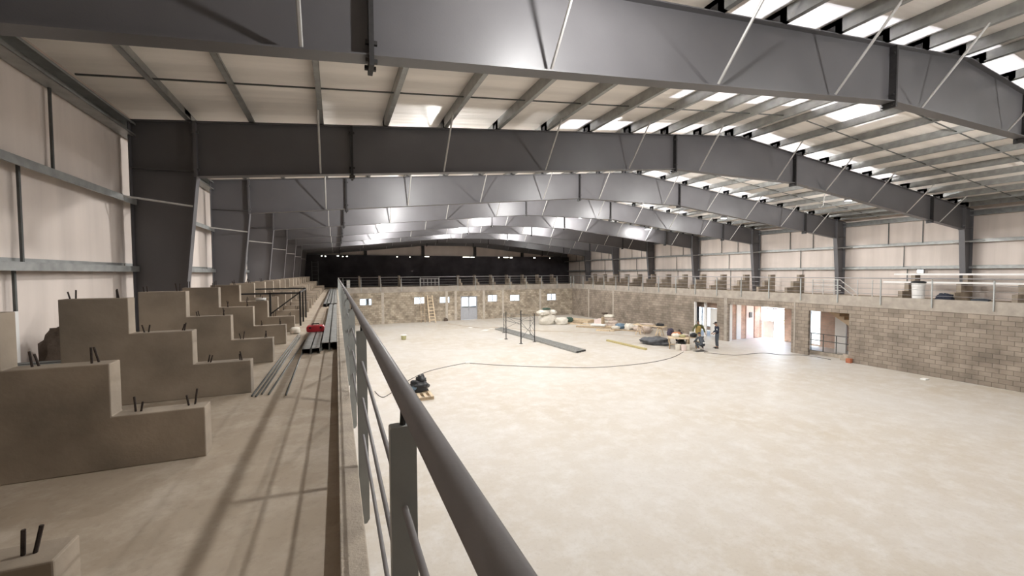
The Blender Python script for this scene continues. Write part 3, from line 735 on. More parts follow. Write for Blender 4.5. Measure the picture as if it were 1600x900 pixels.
# stairs in the stairwell behind the third doorway
t = thing('concrete_stair', 'concrete stair rising behind the doorway nearest the camera', 'stair', (14.8, 14.0, 0), kind='structure')
x0, x1 = 14.2, 15.45
fl = []; ns = 9; ya, yb_, za = 14.6, 16.9, 2.0
for i in range(ns):
    yy = ya + (yb_ - ya) * i / ns; zz = za + (MZ - za) * i / ns
    fl += [(yy, zz), (yy, zz + (MZ - za) / ns)]
MB().prism(fl + [(yb_, MZ), (yb_, MZ - .22), (ya, za - .18)], 'x', x0, x1).build('flight', 'soffit', t)
MB().box(x0, WR - .1, 13.3, ya, za - .18, za).build('landing', 'soffit', t)
t2 = thing('stair_railing', 'grey tube railing seen through the doorway nearest the camera', 'railing', (13.6, 15.0, 0))
for y in (14.2, 14.9, 15.6, 16.3): MB().box(13.57, 13.61, y - .018, y + .018, .2, 1.25).build('railing_post', 'galvd', t2)
for z in (1.25, .85, .2): MB().box(13.575, 13.605, 14.1, 16.35, z - .02, z + .02).build('railing_bar', 'galvd', t2)
MB().box(13.5, 13.7, 14.0, 16.4, 0, .2).build('railing_base', 'conc2', t2)
tag(MB().box(13.05, 13.4, 13.95, 14.4, 0, .18).box(13.05, 13.3, 13.95, 14.25, .18, .36).build('step_block', 'conc2'), 'small concrete steps in the corner of the doorway nearest the camera', 'steps')
struct('wall_stair', MB().box(15.3, 15.42, 15.35, 15.95, 0, 2.35), 'white', 'white upright side panel in the stairwell', 'wall')
struct('wall_stair_grey', MB().box(15.25, 15.4, 13.3, 15.0, 0, 1.8), 'beam', 'grey low wall under the stair landing', 'wall')
struct('wall_stair_end', MB().box(AR + .16, WR - .1, 11.6, 11.75, 0, SLABB), 'brick', 'brick end wall of the stairwell', 'wall')
tag(MB().box(12.55, 12.78, 13.62, 13.84, 0, .24).build('terracotta_block', 'terracotta', bevel=.008), 'terracotta block at the corner of the doorway nearest the camera', 'block')
tag(MB().box(11.66, 11.95, 10.1, 10.3, 0, .05).build('foam_offcut', 'paper'), 'small white offcut lying on the floor near the block wall', 'offcut')

# ------------------------------------------------------------------ arena floor
# pallet and black bag
t = thing('wooden_pallet', 'wooden pallet under the black bag beside the walkway', 'pallet', (-10.05, 17.0, 0))
for j in range(5):
    x = -10.52 + .235 * j
    MB().box(x - .06, x + .06, 16.4, 17.75, .105, .127).build('deck_board', 'wood', t)
for y in (16.46, 17.08, 17.69):
    MB().box(-10.58, -9.52, y - .05, y + .05, .022, .105).build('bearer', 'wood2', t)
    MB().box(-10.58, -9.52, y - .05, y + .05, 0, .022).build('base_board', 'wood', t)
t = thing('black_bag', 'black plastic rubbish bag heaped on the pallet', 'bag', (-9.95, 17.35, .127))
mb = MB().blob((-9.95, 17.4, .127), (.36, .30, .24), 2, .45, 3.0).blob((-9.84, 17.45, .34), (.22, .22, .24), 5, .4, 3.2, 2.0)
mb.build('bag_body', 'blackp', t, smooth=True)
MB().blob((-10.18, 17.22, .16), (.14, .1, .13), 8, .4, 3).build('bag_fold', 'sackblue', t, smooth=True)

# leaning double ladder by the far wall
t = thing('wooden_ladder', 'pale wooden ladder leaning on the far wall', 'ladder', (-4.1, 42.2, 0))
for s_ in (-1, 1):
    MB().bar((-4.1 + s_ * .30, 41.95, 0), (-4.2 + s_ * .25, 42.92, 2.72), .09, .06).build('stile', 'wood', t)
for j in range(8):
    f = .1 + j * .115
    MB().bar((-4.1 - .1 * f - .29, 41.95 + .97 * f, 2.72 * f), (-4.1 - .1 * f + .29, 41.95 + .97 * f, 2.72 * f), .05, .08).build('rung', 'wood', t)
t = thing('wooden_ladder', 'brown weathered ladder half hidden beside the pale one', 'ladder', (-4.75, 42.4, 0))
for s_ in (-1, 1):
    MB().bar((-5.0 + s_ * .2, 42.35, 0), (-4.9 + s_ * .18, 42.95, 2.95), .06, .05).build('stile', 'wood2', t)
for j in range(8):
    f = .1 + j * .11
    MB().bar((-5.0 + .1 * f - .19, 42.35 + .6 * f, 2.95 * f), (-5.0 + .1 * f + .19, 42.35 + .6 * f, 2.95 * f), .03, .04).build('rung', 'wood2', t)
tag(MB().blob((-2.55, 42.75, 0), (.2, .15, .17), 12, .3).build('small_sack', 'sackb', smooth=True), 'small dark sack against the far wall near the grey door', 'sack')
t = thing('bucket', 'pale bucket with greenish base alone on the floor', 'bucket', (-8.4, 32.2, 0))
MB().lathe([(.15, 0), (.17, .02), (.2, .3), (.21, .32)], (-8.4, 32.2, 0), 20).build('bucket_body', 'khaki', t)
MB().lathe([(.22, 0), (.22, .04), (.0, .06)], (-8.4, 32.2, .32), 20).build('bucket_lid', 'paper', t)

# scaffold tower bay
t = thing('scaffold', 'open tubular scaffold bay standing over the steel channels', 'scaffold', (-.4, 28.0, 0))
P1, P2, P3, P4, P5 = (-1.29, 29.1), (-.22, 32.3), (.12, 27.1), (1.32, 30.4), (-1.09, 26.8)
for (p, h, r, m) in ((P1, 2.1, .03, 'black'), (P2, 1.65, .022, 'galvd'), (P3, 2.05, .03, 'black'), (P4, 1.65, .022, 'galvd'), (P5, 2.35, .04, 'black')):
    u = MB().tube([(p[0], p[1], .02), (p[0], p[1], h)], r, 10).build('upright', m, t)
    MB().box(p[0] - .1, p[0] + .1, p[1] - .1, p[1] + .1, 0, .03).build('base_plate', 'black', u)
for (a, b) in ((P1, P2), (P3, P4)):
    for z in (.45, .8, 1.2, 1.62): MB().tube([(a[0], a[1], z), (b[0], b[1], z)], .014, 6).build('rung', 'galvd', t)
for (a, b, z) in ((P1, P5, 1.7), (P5, P3, 1.6), (P1, P5, 1.4), (P2, P4, 1.6)): MB().tube([(a[0], a[1], z), (b[0], b[1], z)], .016, 6).build('ledger', 'galvd', t)
for (a, za, b, zb_) in ((P5, .3, P3, 1.55), (P5, 1.55, P3, .3), (P2, .3, P4, 1.5), (P2, 1.5, P4, .3)): MB().tube([(a[0], a[1], za), (b[0], b[1], zb_)], .012, 6).build('cross_brace', 'galvd', t)
# long channels on the floor
for j in range(4):
    a = Vector((-.10 + .235 * j, 34.4 + .2 * j, 0)); b = Vector((.70 + .235 * j, 22.2 + .1 * j, 0)); d = (b - a).normalized(); w = Vector((-d.y, d.x, 0))
    mb = MB(); c = (a + b) / 2; l = (b - a).length / 2; z = Vector((0, 0, 1))
    mb.obox(c + z * .115, d, w, z, l, .095, .004); 
    for s_ in (-1, 1): mb.obox(c + z * .06 + w * (s_ * .092), d, w, z, l, .004, .06)
    mb.obox(c + z * .004, d, w, z, l, .03, .004)
    tag(mb.build('steel_channel', 'galv'), 'long galvanised channel on the arena floor, %s counted from the scaffold side' % ORD[j], 'steel channel', 'channels under the scaffold')
mb = MB().bar((5.07, 25.2, .06), (5.22, 21.25, .06), .2, .12)
tag(mb.build('timber_beam', 'ytim', bevel=.008), 'yellowish timber beam lying alone on the floor', 'timber beam')
for j, (x, y, w, d, lab) in enumerate(((-1.79, 36.6, .5, .5, 'white paper scrap on the floor farthest from the scaffold'), (-1.1, 34.4, .9, .6, 'white paper sheet beside the end of the long channels'), (-.3, 35.2, .5, .3, 'white paper scrap just behind the long channels'), (-1.75, 29.2, .7, .25, 'white sheet at the foot of the scaffold'))):
    mb = MB().prism([(x - w / 2, y), (x, y - d / 2), (x + w / 2, y + .05), (x + .05, y + d / 2)], 'z', .001, .012 + .002 * j)
    tag(mb.build('paper_sheet', 'paper'), lab, 'paper', 'paper on the floor')
# cords
def cord(label, pts, r=.012, m='cord', plug=None):
    t = thing('extension_cord', label, 'cord', (pts[0][0], pts[0][1], 0))
    P = []
    for i in range(len(pts) - 1):
        p0 = pts[max(i - 1, 0)]; p1 = pts[i]; p2 = pts[i + 1]; p3 = pts[min(i + 2, len(pts) - 1)]
        for k in range(6):
            u = k / 6.
            f = lambda a, b, c, d: .5 * (2 * b + (c - a) * u + (2 * a - 5 * b + 4 * c - d) * u * u + (3 * b - a - 3 * c + d) * u ** 3)
            P.append((f(p0[0], p1[0], p2[0], p3[0]), f(p0[1], p1[1], p2[1], p3[1]), r))
    P.append((pts[-1][0], pts[-1][1], r))
    MB().tube(P, r, 6).build('cable', m, t, smooth=True)
    if plug:
        MB().box(plug[0] - .12, plug[0] + .12, plug[1] - .08, plug[1] + .08, 0, .08).build('socket_block', 'paper', t, bevel=.01)
cord('dark extension cord with a white socket block curving across the floor', [(-11.6, 18.49), (-11.43, 17.55), (-11.1, 17.8), (-9.94, 19.83), (-8.83, 21.13), (-7.59, 21.84), (-6.52, 22.22), (-6.19, 22.07), (-4.97, 21.0), (-3.53, 20.01), (-2.09, 19.11), (-.56, 18.42), (1.3, 18.16), (3.1, 18.22), (4.96, 18.72), (6.9, 19.78)], .013, 'cord', (-6.4, 22.18))
cord('dark cord running from the workers towards the doorways', [(7.88, 19.1), (8.25, 18.48), (8.88, 17.7), (10.17, 17.6), (11.05, 17.42), (11.53, 16.6), (12.3, 16.2), (12.66, 15.6), (12.6, 14.6)], .013)
cord('thin brown cord crossing the far part of the floor', [(-2.94, 40.33), (-.95, 35.9), (.3, 35.75), (1.4, 34.4), (2.84, 32.11), (5.41, 30.06), (7.42, 27.53), (8.83, 25.42)], .010, 'card')

# bulk bags and sacks
def sack(label, c, r, seed, m, cat='sack', name='sack', rot=0, amp=.30, group=None, p=2.7):
    return tag(MB().blob(c, r, seed, amp, 2.9, p, rot).build(name, m, smooth=True), label, cat, group)
sack('big cream bulk bag, bottom of the bag heap before the far corner', (5.7, 35.9, 0), (.85, .6, .56), 21, 'sackw', 'bulk bag', 'bulk_bag', .2)
sack('cream bulk bag slumped on top of the bag heap, towards the scaffold', (5.3, 35.8, .95), (.66, .52, .25), 22, 'sackw', 'bulk bag', 'bulk_bag', .5)
sack('cream bulk bag folded at the back of the bag heap', (6.35, 36.0, .95), (.42, .46, .23), 23, 'sackw', 'bulk bag', 'bulk_bag', -.3)
sack('round cream bulk bag lying on the floor in front of the bag heap', (6.95, 35.2, 0), (.58, .48, .38), 24, 'sackw', 'bulk bag', 'bulk_bag', .1)
sack('dark green cloth on top of the cream bag heap', (5.65, 35.9, 1.40), (.42, .3, .10), 25, 'green', 'cloth', 'cloth_bundle', .3)
sack('dark green bundle on the board pile past the cream bags', (8.25, 35.9, .12), (.32, .3, .24), 26, 'green', 'bundle', 'cloth_bundle')
def board(label, c, l, w, h, rot, m='wood', name='wooden_board', group='boards on the floor by the block wall'):
    u = Vector((math.cos(rot), math.sin(rot), 0)); v = Vector((-u.y, u.x, 0))
    return tag(MB().obox((c[0], c[1], c[2] + h / 2), u, v, (0, 0, 1), l / 2, w / 2, h / 2).build(name, m, bevel=.004), label, 'board', group)
D = math.radians
board('flat board under the dark green bundle', (8.6, 35.6, 0), 1.7, .6, .10, D(-60), 'wood2')
board('beige panel behind the dark green bundle', (9.55, 36.0, 0), 2.4, 1.3, .30, D(-62), 'wood', 'panel_stack')
board('whitish panel stacked next to the beige one', (10.95, 34.0, 0), 1.5, 1.1, .42, D(-62), 'pinkpl', 'panel_stack')
board('long board in front of the panels', (8.9, 33.3, .0), 4.6, .28, .09, D(-58), 'wood')
board('weathered board nearest the arena side of the debris', (8.05, 31.9, 0), 2.6, .34, .13, D(-48), 'wood2')
board('second weathered board in front of the white slab', (8.95, 31.0, 0), 2.0, .3, .12, D(-48), 'wood2')
board('short thick board at the front of the debris', (8.0, 29.6, 0), 1.5, .34, .13, D(-42), 'wood')
board('dark short board at the front of the debris', (8.75, 29.35, 0), 1.2, .3, .12, D(0), 'wood2')
board('white slab leaning on the boards', (9.05, 32.1, .13), 1.3, .7, .12, D(-50), 'paper', 'white_slab')
tag(MB().box(9.62, 9.86, 32.3, 32.5, 0, .85).build('wooden_post', 'wood2'), 'short upright wooden post before the cement sacks', 'post')
for j, (x, y, z, rot, m) in enumerate(((10.25, 32.6, 0, -.9, 'sackp'), (10.55, 32.0, 0, -.8, 'sackp'), (10.35, 32.5, .262, -.95, 'sackw'), (10.6, 32.0, .262, -.85, 'sackp'), (10.45, 32.4, .525, -.9, 'sackp'), (10.4, 32.35, .79, -.9, 'sackw'))):
    sack('cement sack in the stack, %s from the bottom' % ORD[j], (x, y, z), (.46, .3, .145), 30 + j, m, 'cement sack', 'cement_sack', rot, .1, 'cement sacks', 4)
sack('brown rag on top of the cement sack stack', (10.15, 32.7, 1.05), (.3, .2, .1), 38, 'sackb', 'rag', 'rag')
sack('blue grey sack between the cement stack and the white sacks', (10.1, 30.3, 0), (.42, .36, .26), 40, 'sackblue')
sack('small white sack in front of the blue grey one', (9.55, 30.2, 0), (.36, .3, .16), 41, 'sackw')
sack('upright white sack beside the blue grey one', (10.25, 29.2, 0), (.42, .38, .3), 42, 'sackw')
sack('long white roll behind the white sack', (11.25, 29.3, 0), (.85, .26, .26), 43, 'sackw', 'roll', 'sheet_roll', -.9)
sack('wide pinkish sack next to the trestle table', (10.7, 28.1, 0), (.75, .45, .27), 44, 'sackp', rot=-.9)
sack('crumpled sack under the near end of the trestle table', (10.3, 27.2, 0), (.36, .33, .22), 45, 'sackp')
board('brown flat board under the white sacks', (9.75, 29.0, 0), 2.6, .3, .07, D(-58), 'wood2')

# trestle table by the block wall
t = thing('trestle_table', 'low timber trestle table standing in front of the block wall', 'trestle table', (9.6, 26.0, 0))
A = Vector((9.25, 27.0, 0)); Bv = Vector((10.15, 25.1, 0)); d = (Bv - A).normalized(); w = Vector((-d.y, d.x, 0)); z = Vector((0, 0, 1))
MB().obox((A + Bv) / 2 + z * .80, d, w, z, 1.25, .38, .035).build('table_top', 'wood', t)
for f in (.12, .88):
    c = A + (Bv - A) * f
    for s1 in (-1, 1):
        MB().bar(c + d * -.02 + w * (s1 * .16) + z * .77, c + d * -.22 + w * (s1 * .34), .06, .05).build('leg', 'wood', t)
        MB().bar(c + d * .02 + w * (s1 * .16) + z * .77, c + d * .22 + w * (s1 * .34), .06, .05).build('leg', 'wood', t)
    MB().bar(c + w * .3 + z * .3, c - w * .3 + z * .3, .05, .04).build('stretcher', 'wood', t)
sack('black jacket draped over the end of the trestle table', (10.05, 25.3, .835), (.3, .32, .10), 50, 'blackp', 'jacket', 'jacket', -.9, .3)
sack('flat beige bundle on the middle of the trestle table', (9.6, 26.2, .835), (.55, .25, .06), 51, 'sackp', 'bundle', 'cloth_bundle', -1.1, .3)
# grey tarp heap
tag(MB().blob((7.3, 22.75, 0), (.98, .7, .27), 60, .35, 2.0, 2.2, -.9, 34, 18).build('tarpaulin', 'tarpg', smooth=True), 'crumpled dark grey tarpaulin on the floor beside the workbench', 'tarpaulin')
# workbench
t = thing('workbench', 'rough timber workbench crowded with tools', 'workbench', (7.95, 20.9, 0))
BA = Vector((7.05, 21.0, 0)); BB = Vector((7.75, 20.4, 0)); d = (BB - BA).normalized(); w = Vector((-d.y, d.x, 0))
MB().obox((BA + BB) / 2 + w * .45 + z * .70, d, w, z, .62, .62, .03).build('bench_top', 'wood', t)
for a in (-.55, .55):
    for b in (-.1, 1.0): MB().bar((BA + BB) / 2 + d * a + w * b, (BA + BB) / 2 + d * a + w * b + z * .67, .06, .06).build('leg', 'wood2', t)
MB().bar((BA + BB) / 2 - d * .55 - w * .1 + z * .3, (BA + BB) / 2 + d * .55 - w * .1 + z * .3, .05, .05).build('stretcher', 'wood2', t)
bc = (BA + BB) / 2 + w * .45 + z * .73
pt = lambda a, b: tuple(bc + d * a + w * b)
sack('dark bag at the tarpaulin end of the workbench', pt(-.45, .38), (.20, .18, .26), 70, 'plum', 'bag', 'tool_bag')
sack('orange cloth on the workbench', pt(-.12, .36), (.3, .16, .14), 71, 'orange', 'cloth', 'cloth_bundle', -.5)
sack('white crumpled bag on the front of the workbench', pt(-.15, -.2), (.26, .18, .13), 72, 'sackw', 'bag', 'plastic_bag', -.5)
sack('greenish cloth in the middle of the workbench', pt(.25, -.2), (.2, .16, .10), 73, 'khaki', 'cloth', 'cloth_bundle', -.7)
sack('pinkish bundle at the worker end of the workbench', pt(.42, .25), (.24, .18, .09), 74, 'sackp', 'bundle', 'cloth_bundle')
sack('black cloth hanging behind the legs of the workbench', tuple((BA + BB) / 2 + d * .22 + w * .75), (.26, .2, .3), 75, 'blackp', 'cloth', 'cloth_bundle')
for j, (a, b) in enumerate(((-.05, -.35), (.28, -.45), (.52, -.3))):
    c = (BA + BB) / 2 + d * a + w * b
    t = thing('paint_bucket', 'white bucket in front of the workbench, %s from the tarpaulin side' % ORD[j], 'bucket', tuple(c), 'buckets by the workbench')
    MB().lathe([(.14, 0), (.15, .02), (.18, .34), (.19, .36), (.17, .36), (.165, .30), (0, .30)], c, 18).build('bucket_body', 'sackw' if j != 1 else 'pinkpl', t)
    MB().tube([c + Vector((.185 * math.cos(q), .02, .36 + .14 * math.sin(q))) for q in [PI * i / 8 for i in range(9)]], .006, 5).build('bucket_handle', 'bolt', t)
t = thing('side_table', 'small square work table between the bench and the standing worker', 'table', (8.35, 20.45, 0))
c0 = Vector((8.35, 20.45, 0))
MB().obox(c0 + z * .74, d, w, z, .26, .3, .02).build('table_top', 'wood2', t)
for a in (-.22, .22):
    for b in (-.25, .25): MB().bar(c0 + d * a + w * b, c0 + d * a + w * b + z * .72, .04, .04).build('leg', 'wood2', t)
sack('black bag on the small work table', tuple(c0 + z * .76 + d * .05), (.2, .2, .14), 80, 'blackp', 'bag', 'tool_bag')
t = thing('white_box', 'white box behind the black bag on the small table', 'box', tuple(c0 + z * .76 + w * .22))
c1 = c0 + z * .76 + w * .27
MB().obox(c1 + z * .14, d, w, z, .16, .06, .14).build('box_body', 'paper', t)
MB().obox(c1 + z * .29, d, w, z, .17, .07, .012).build('box_lid', 'sackw', t)
board('dark flat mat on the floor beside the crouching worker', (8.05, 19.55, 0), .8, .45, .012, D(-10), 'cord', 'floor_mat', None)

# ------------------------------------------------------------------ people
def skin_mesh(name, V, E, m, parent=None, origin=(0, 0, 0), sub=2):
    """V: list of (point, radius); E: edges; one continuous skinned surface rooted at vertex 0"""
    me = bpy.data.meshes.new(name); me.from_pydata([Vector(v[0]) - Vector(origin) for v in V], E, [])
    o = bpy.data.objects.new(name, me); COL.objects.link(o); o.location = origin
    sk = o.modifiers.new('Skin', 'SKIN'); sk.use_smooth_shade = True; sk.branch_smoothing = .3
    me.skin_vertices.new() if not me.skin_vertices else None
    for i, v in enumerate(V):
        r = v[1] if isinstance(v[1], tuple) else (v[1], v[1])
        me.skin_vertices[0].data[i].radius = r; me.skin_vertices[0].data[i].use_root = (i == 0)
    sb = o.modifiers.new('Sub', 'SUBSURF'); sb.levels = sub; sb.render_levels = sub
    me.materials.append(M[m])
    if parent is not None: attach(o, parent)
    return o

def person(label, base, face, J, cloth, extra=None):
    """J: joints in local metres (x = to the figure's left, y = forward, z up); face = heading angle of 'forward'"""
    ca, sa = math.cos(face), math.sin(face)
    fwd = Vector((ca, sa, 0)); lef = Vector((-sa, ca, 0))
    W = lambda p: Vector(base) + lef * p[0] + fwd * p[1] + Vector((0, 0, p[2]))
    V = []; E = []
    def v(p, r, par=None):
        V.append((W(p), r)); i = len(V) - 1
        if par is not None: E.append((par, i))
        return i
    lerp = lambda a, b, t: tuple(a[k] + (b[k] - a[k]) * t for k in range(3))
    pel = v(J['pelvis'], (.10, .08)); wa = v(J['waist'], (.10, .07), pel); ch = v(J['chest'], (.105, .08), wa); nb = v(J['neck'], (.062, .062), ch)
    hd = J['head']; v(lerp(J['neck'], hd, .35), .052, nb)
    up = (Vector(hd) - Vector(J['neck'])).normalized()
    hb = v(tuple(Vector(hd) - up * .05), (.072, .082), len(V) - 1); ht = v(tuple(Vector(hd) + up * .07), (.075, .09), hb); v(tuple(Vector(hd) + up * .115), (.05, .06), ht)
    body_chain = {}
    for sd in ('l', 'r'):
        sh = v(J['sh' + sd], .048, ch); ua = v(lerp(J['sh' + sd], J['el' + sd], .45), .04, sh); el = v(J['el' + sd], .036, ua)
        fa = v(lerp(J['el' + sd], J['wr' + sd], .4), .040, el); wr = v(J['wr' + sd], .028, fa)
        dr = (Vector(J['wr' + sd]) - Vector(J['el' + sd])).normalized(); sx = 1 if sd == 'l' else -1
        lat = Vector((0, 1, 0)); lat = (lat - dr * lat.dot(dr)).normalized(); pn = dr.cross(lat)
        pm = v(tuple(Vector(J['wr' + sd]) + dr * .06), (.036, .018), wr)
        kn = v(tuple(Vector(J['wr' + sd]) + dr * .095), (.036, .016), pm)
        for k, (o_, ln) in enumerate(((-.030, .068), (-.010, .080), (.010, .075), (.029, .058))):
            b0 = Vector(J['wr' + sd]) + dr * .105 + lat * o_
            f1 = v(tuple(b0), .0095, kn); f2 = v(tuple(b0 + dr * ln * .5 + pn * .008), .0085, f1); v(tuple(b0 + dr * ln * .9 + pn * .024), .007, f2)
        tb = v(tuple(Vector(J['wr' + sd]) + dr * .045 - lat * .04), .011, pm); v(tuple(Vector(J['wr' + sd]) + dr * .085 - lat * .056 + pn * .01), .0085, tb)
        hp = v(J['hp' + sd], .065, pel); th = v(lerp(J['hp' + sd], J['kn' + sd], .4), .06, hp); kn_ = v(J['kn' + sd], .048, th)
        ca_ = v(lerp(J['kn' + sd], J['an' + sd], .35), .046, kn_); an = v(J['an' + sd], .036, ca_)
        v(J['to' + sd], (.036, .03), an)
    body = skin_mesh('person', V, E, cloth.get('skin', 'skin'), None, base)
    tag(body, label, 'person')
    # jacket / shirt
    def shell(name, chains, m, grow):
        VV = []; EE = []
        idx = {}
        for c in chains:
            prev = None
            for (key, p, r) in c:
                if key in idx: i = idx[key]
                else:
                    rr_ = tuple(q + grow for q in r) if isinstance(r, tuple) else r + grow
                    VV.append((W(p), rr_)); i = len(VV) - 1; idx[key] = i
                if prev is not None and prev != i: EE.append((prev, i))
                prev = i
        return skin_mesh(name, VV, EE, m, body)
    top = [[('w', lerp(J['pelvis'], J['waist'], -.35), (.165, .13)), ('wa', J['waist'], (.155, .12)), ('c', J['chest'], (.165, .13)), ('n', lerp(J['chest'], J['neck'], .86), (.08, .08))]]
    for sd in ('l', 'r'):
        top.append([('c', J['chest'], (.165, .13)), ('s' + sd, J['sh' + sd], .074), ('u' + sd, lerp(J['sh' + sd], J['el' + sd], .45), .055), ('e' + sd, J['el' + sd], .048), ('f' + sd, lerp(J['el' + sd], J['wr' + sd], .4), .045), ('k' + sd, lerp(J['el' + sd], J['wr' + sd], .93), .036)])
    shell(cloth.get('topname', 'jacket'), top, cloth['top'], .012)
    if 'vest' in cloth:
        shell('vest', [[('w', lerp(J['pelvis'], J['waist'], -.8), (.185, .15)), ('wa', J['waist'], (.17, .14)), ('c', J['chest'], (.18, .145)), ('n', lerp(J['chest'], J['neck'], .6), (.13, .11))]], cloth['vest'], .022)
    leg = [[('p', J['pelvis'], (.15, .12)), ('pw', lerp(J['pelvis'], J['waist'], .8), (.14, .11))]]
    for sd in ('l', 'r'):
        leg.append([('p', J['pelvis'], (.15, .12)), ('h' + sd, J['hp' + sd], .098), ('t' + sd, lerp(J['hp' + sd], J['kn' + sd], .4), .082), ('k' + sd, J['kn' + sd], .064), ('c' + sd, lerp(J['kn' + sd], J['an' + sd], .35), .062), ('a' + sd, lerp(J['kn' + sd], J['an' + sd], .93), .054)])
    shell('trousers', leg, cloth['legs'], .008)
    for sd in ('l', 'r'):
        a, b = Vector(J['an' + sd]), Vector(J['to' + sd])
        f = Vector((b.x - a.x, b.y - a.y, 0)).normalized()
        hl = Vector((a.x, a.y, .045)) - f * .05
        skin_mesh('shoe', [(W(hl), (.05, .045)), (W(Vector((a.x, a.y, .05)) + f * .07), (.05, .042)), (W(Vector((a.x, a.y, .036)) + f * .17), (.048, .03)), (W(Vector((a.x, a.y, .032)) + f * .22), (.034, .024))], [(0, 1), (1, 2), (2, 3)], cloth.get('shoes', 'black'), body)
    # head details
    hv = Vector(hd); look = Vector(J['look']).normalized(); look = (look - up * look.dot(up)).normalized(); side = up.cross(look)
    hw = [W(tuple(hv)), ]
    def hp_(u_, l_, s_): return W(tuple(hv + up * u_ + look * l_ + side * s_))
    ax = [hp_(0, 1, 0) - hp_(0, 0, 0), hp_(0, 0, 1) - hp_(0, 0, 0), hp_(1, 0, 0) - hp_(0, 0, 0)]
    def ell(mb, c, rx, ry, rz, n=12, m_=8, zmin=-1):
        o = len(mb.v)
        for i in range(m_ + 1):
            ph = -PI / 2 + PI * i / m_
            for k in range(n):
                thh = 2 * PI * k / n; zz = max(math.sin(ph), zmin)
                mb.v.append(c + ax[0] * (rx * math.cos(ph) * math.cos(thh)) + ax[1] * (ry * math.cos(ph) * math.sin(thh)) + ax[2] * (rz * zz))
        for i in range(m_):
            for k in range(n):
                k2 = (k + 1) % n; mb.f.append((o + i * n + k, o + i * n + k2, o + (i + 1) * n + k2, o + (i + 1) * n + k))
    mb = MB(); ell(mb, hp_(-.01, .092, 0), .02, .014, .028); ell(mb, hp_(.0, 0, .078), .02, .012, .032); ell(mb, hp_(.0, 0, -.078), .02, .012, .032)
    mb.build('face_features', cloth.get('skin', 'skin'), body, smooth=True)
    mb = MB(); ell(mb, hp_(.022, .083, .03), .01, .013, .007); ell(mb, hp_(.022, .083, -.03), .01, .013, .007); ell(mb, hp_(-.052, .082, 0), .008, .026, .006)
    mb.build('eyes_and_mouth', 'hair', body, smooth=True)
    mb = MB(); ell(mb, hp_(.045, -.022, 0), .098, .092, .085, 16, 10, -.35)
    mb.build('hair' if not cloth.get('cap') else 'cap', 'hair' if not cloth.get('cap') else cloth['cap'], body, smooth=True)
    if cloth.get('cap'):
        mb = MB(); ell(mb, hp_(.05, .115, 0), .07, .075, .01); mb.build('cap_brim', cloth['cap'], body, smooth=True)
    return body, W

def stand(h=1.72, lean=0., arms=None, look=(0, 1, -.15), headf=0.):
    s = h / 1.75
    J = dict(pelvis=(0, 0, .94 * s), waist=(0, lean * .12, 1.10 * s), chest=(0, lean * .38, 1.32 * s), neck=(0, lean * .52 + headf * .4, 1.475 * s), head=(0, lean * .62 + headf, 1.62 * s),
             shl=(.185, lean * .45, 1.42 * s), shr=(-.185, lean * .45, 1.42 * s), hpl=(.10, 0, .90 * s), hpr=(-.10, 0, .90 * s),
             knl=(.11, .03, .49 * s), knr=(-.11, .02, .49 * s), anl=(.12, 0, .08), anr=(-.12, -.02, .08), tol=(.15, .16, .035), tor=(-.15, .14, .035), look=look)
    for sd, sx in (('l', 1), ('r', -1)):
        J['el' + sd] = (sx * .26, lean * .45, 1.14 * s); J['wr' + sd] = (sx * .27, lean * .45 + .10, .90 * s)
    if arms: J.update(arms)
    return J
YAW = .398
RIGHT = math.atan2(-math.sin(YAW), math.cos(YAW)); LEFT = RIGHT + PI; TOWARD = RIGHT - PI / 2
# worker in olive sleeves and mustard vest, standing over the table
J = stand(1.78, .30, dict(ell=(.33, .12, 1.17), wrl=(.40, .16, .93), elr=(-.33, .12, 1.17), wrr=(-.38, .14, .93)), (-.5, .7, -.5), .03)
J['head'] = (-.07, .25, 1.63)
person('person in olive sleeves and mustard vest standing over the crouching worker', (9.35, 20.95, 0), TOWARD - .15, J, dict(top='olive', legs='khaki', vest='mustard', topname='shirt'))
# guard-like worker in navy with a cap
J = stand(1.74, .06, dict(ell=(.24, .02, 1.15), wrl=(.20, .20, 1.02), elr=(-.24, .0, 1.15), wrr=(-.19, .20, 1.0)), (0, 1, -.5), .07)
pb, W3 = person('person in dark navy clothes and cap standing before the brick pier', (9.86, 19.86, 0), LEFT - .1, J, dict(top='navy', legs='slate', cap='black'))
mb = MB().obox(W3((.20, .05, 1.26)), (W3((0, 1, 0)) - W3((0, 0, 0))), (W3((1, 0, 0)) - W3((0, 0, 0))), (0, 0, 1), .06, .02, .05)
mb.build('white_patch', 'paper', pb)
# crouching worker seen from behind
J = dict(pelvis=(0, -.16, .36), waist=(0, -.10, .52), chest=(0, .06, .72), neck=(0, .16, .86), head=(0, .22, .99), shl=(.18, .12, .80), shr=(-.18, .12, .80),
         ell=(.27, .24, .58), wrl=(.20, .42, .50), elr=(-.27, .24, .58), wrr=(-.18, .42, .48), hpl=(.11, -.12, .34), hpr=(-.11, -.12, .34),
         knl=(.20, .30, .46), knr=(-.20, .30, .44), anl=(.15, .02, .09), anr=(-.15, .02, .09), tol=(.17, .17, .035), tor=(-.17, .17, .035), look=(0, 1, -.3))
pb, W2 = person('person in slate clothes crouching with back to the view', (8.42, 19.8, 0), TOWARD + PI + .25, J, dict(top='slate', legs='slate', shoes='white'))
mb = MB().obox(W2((0, -.275, .50)), (W2((1, 0, 0)) - W2((0, 0, 0))), (W2((0, 1, 0)) - W2((0, 0, 0))), (0, 0, 1), .10, .02, .035); mb.build('white_band', 'paper', pb)
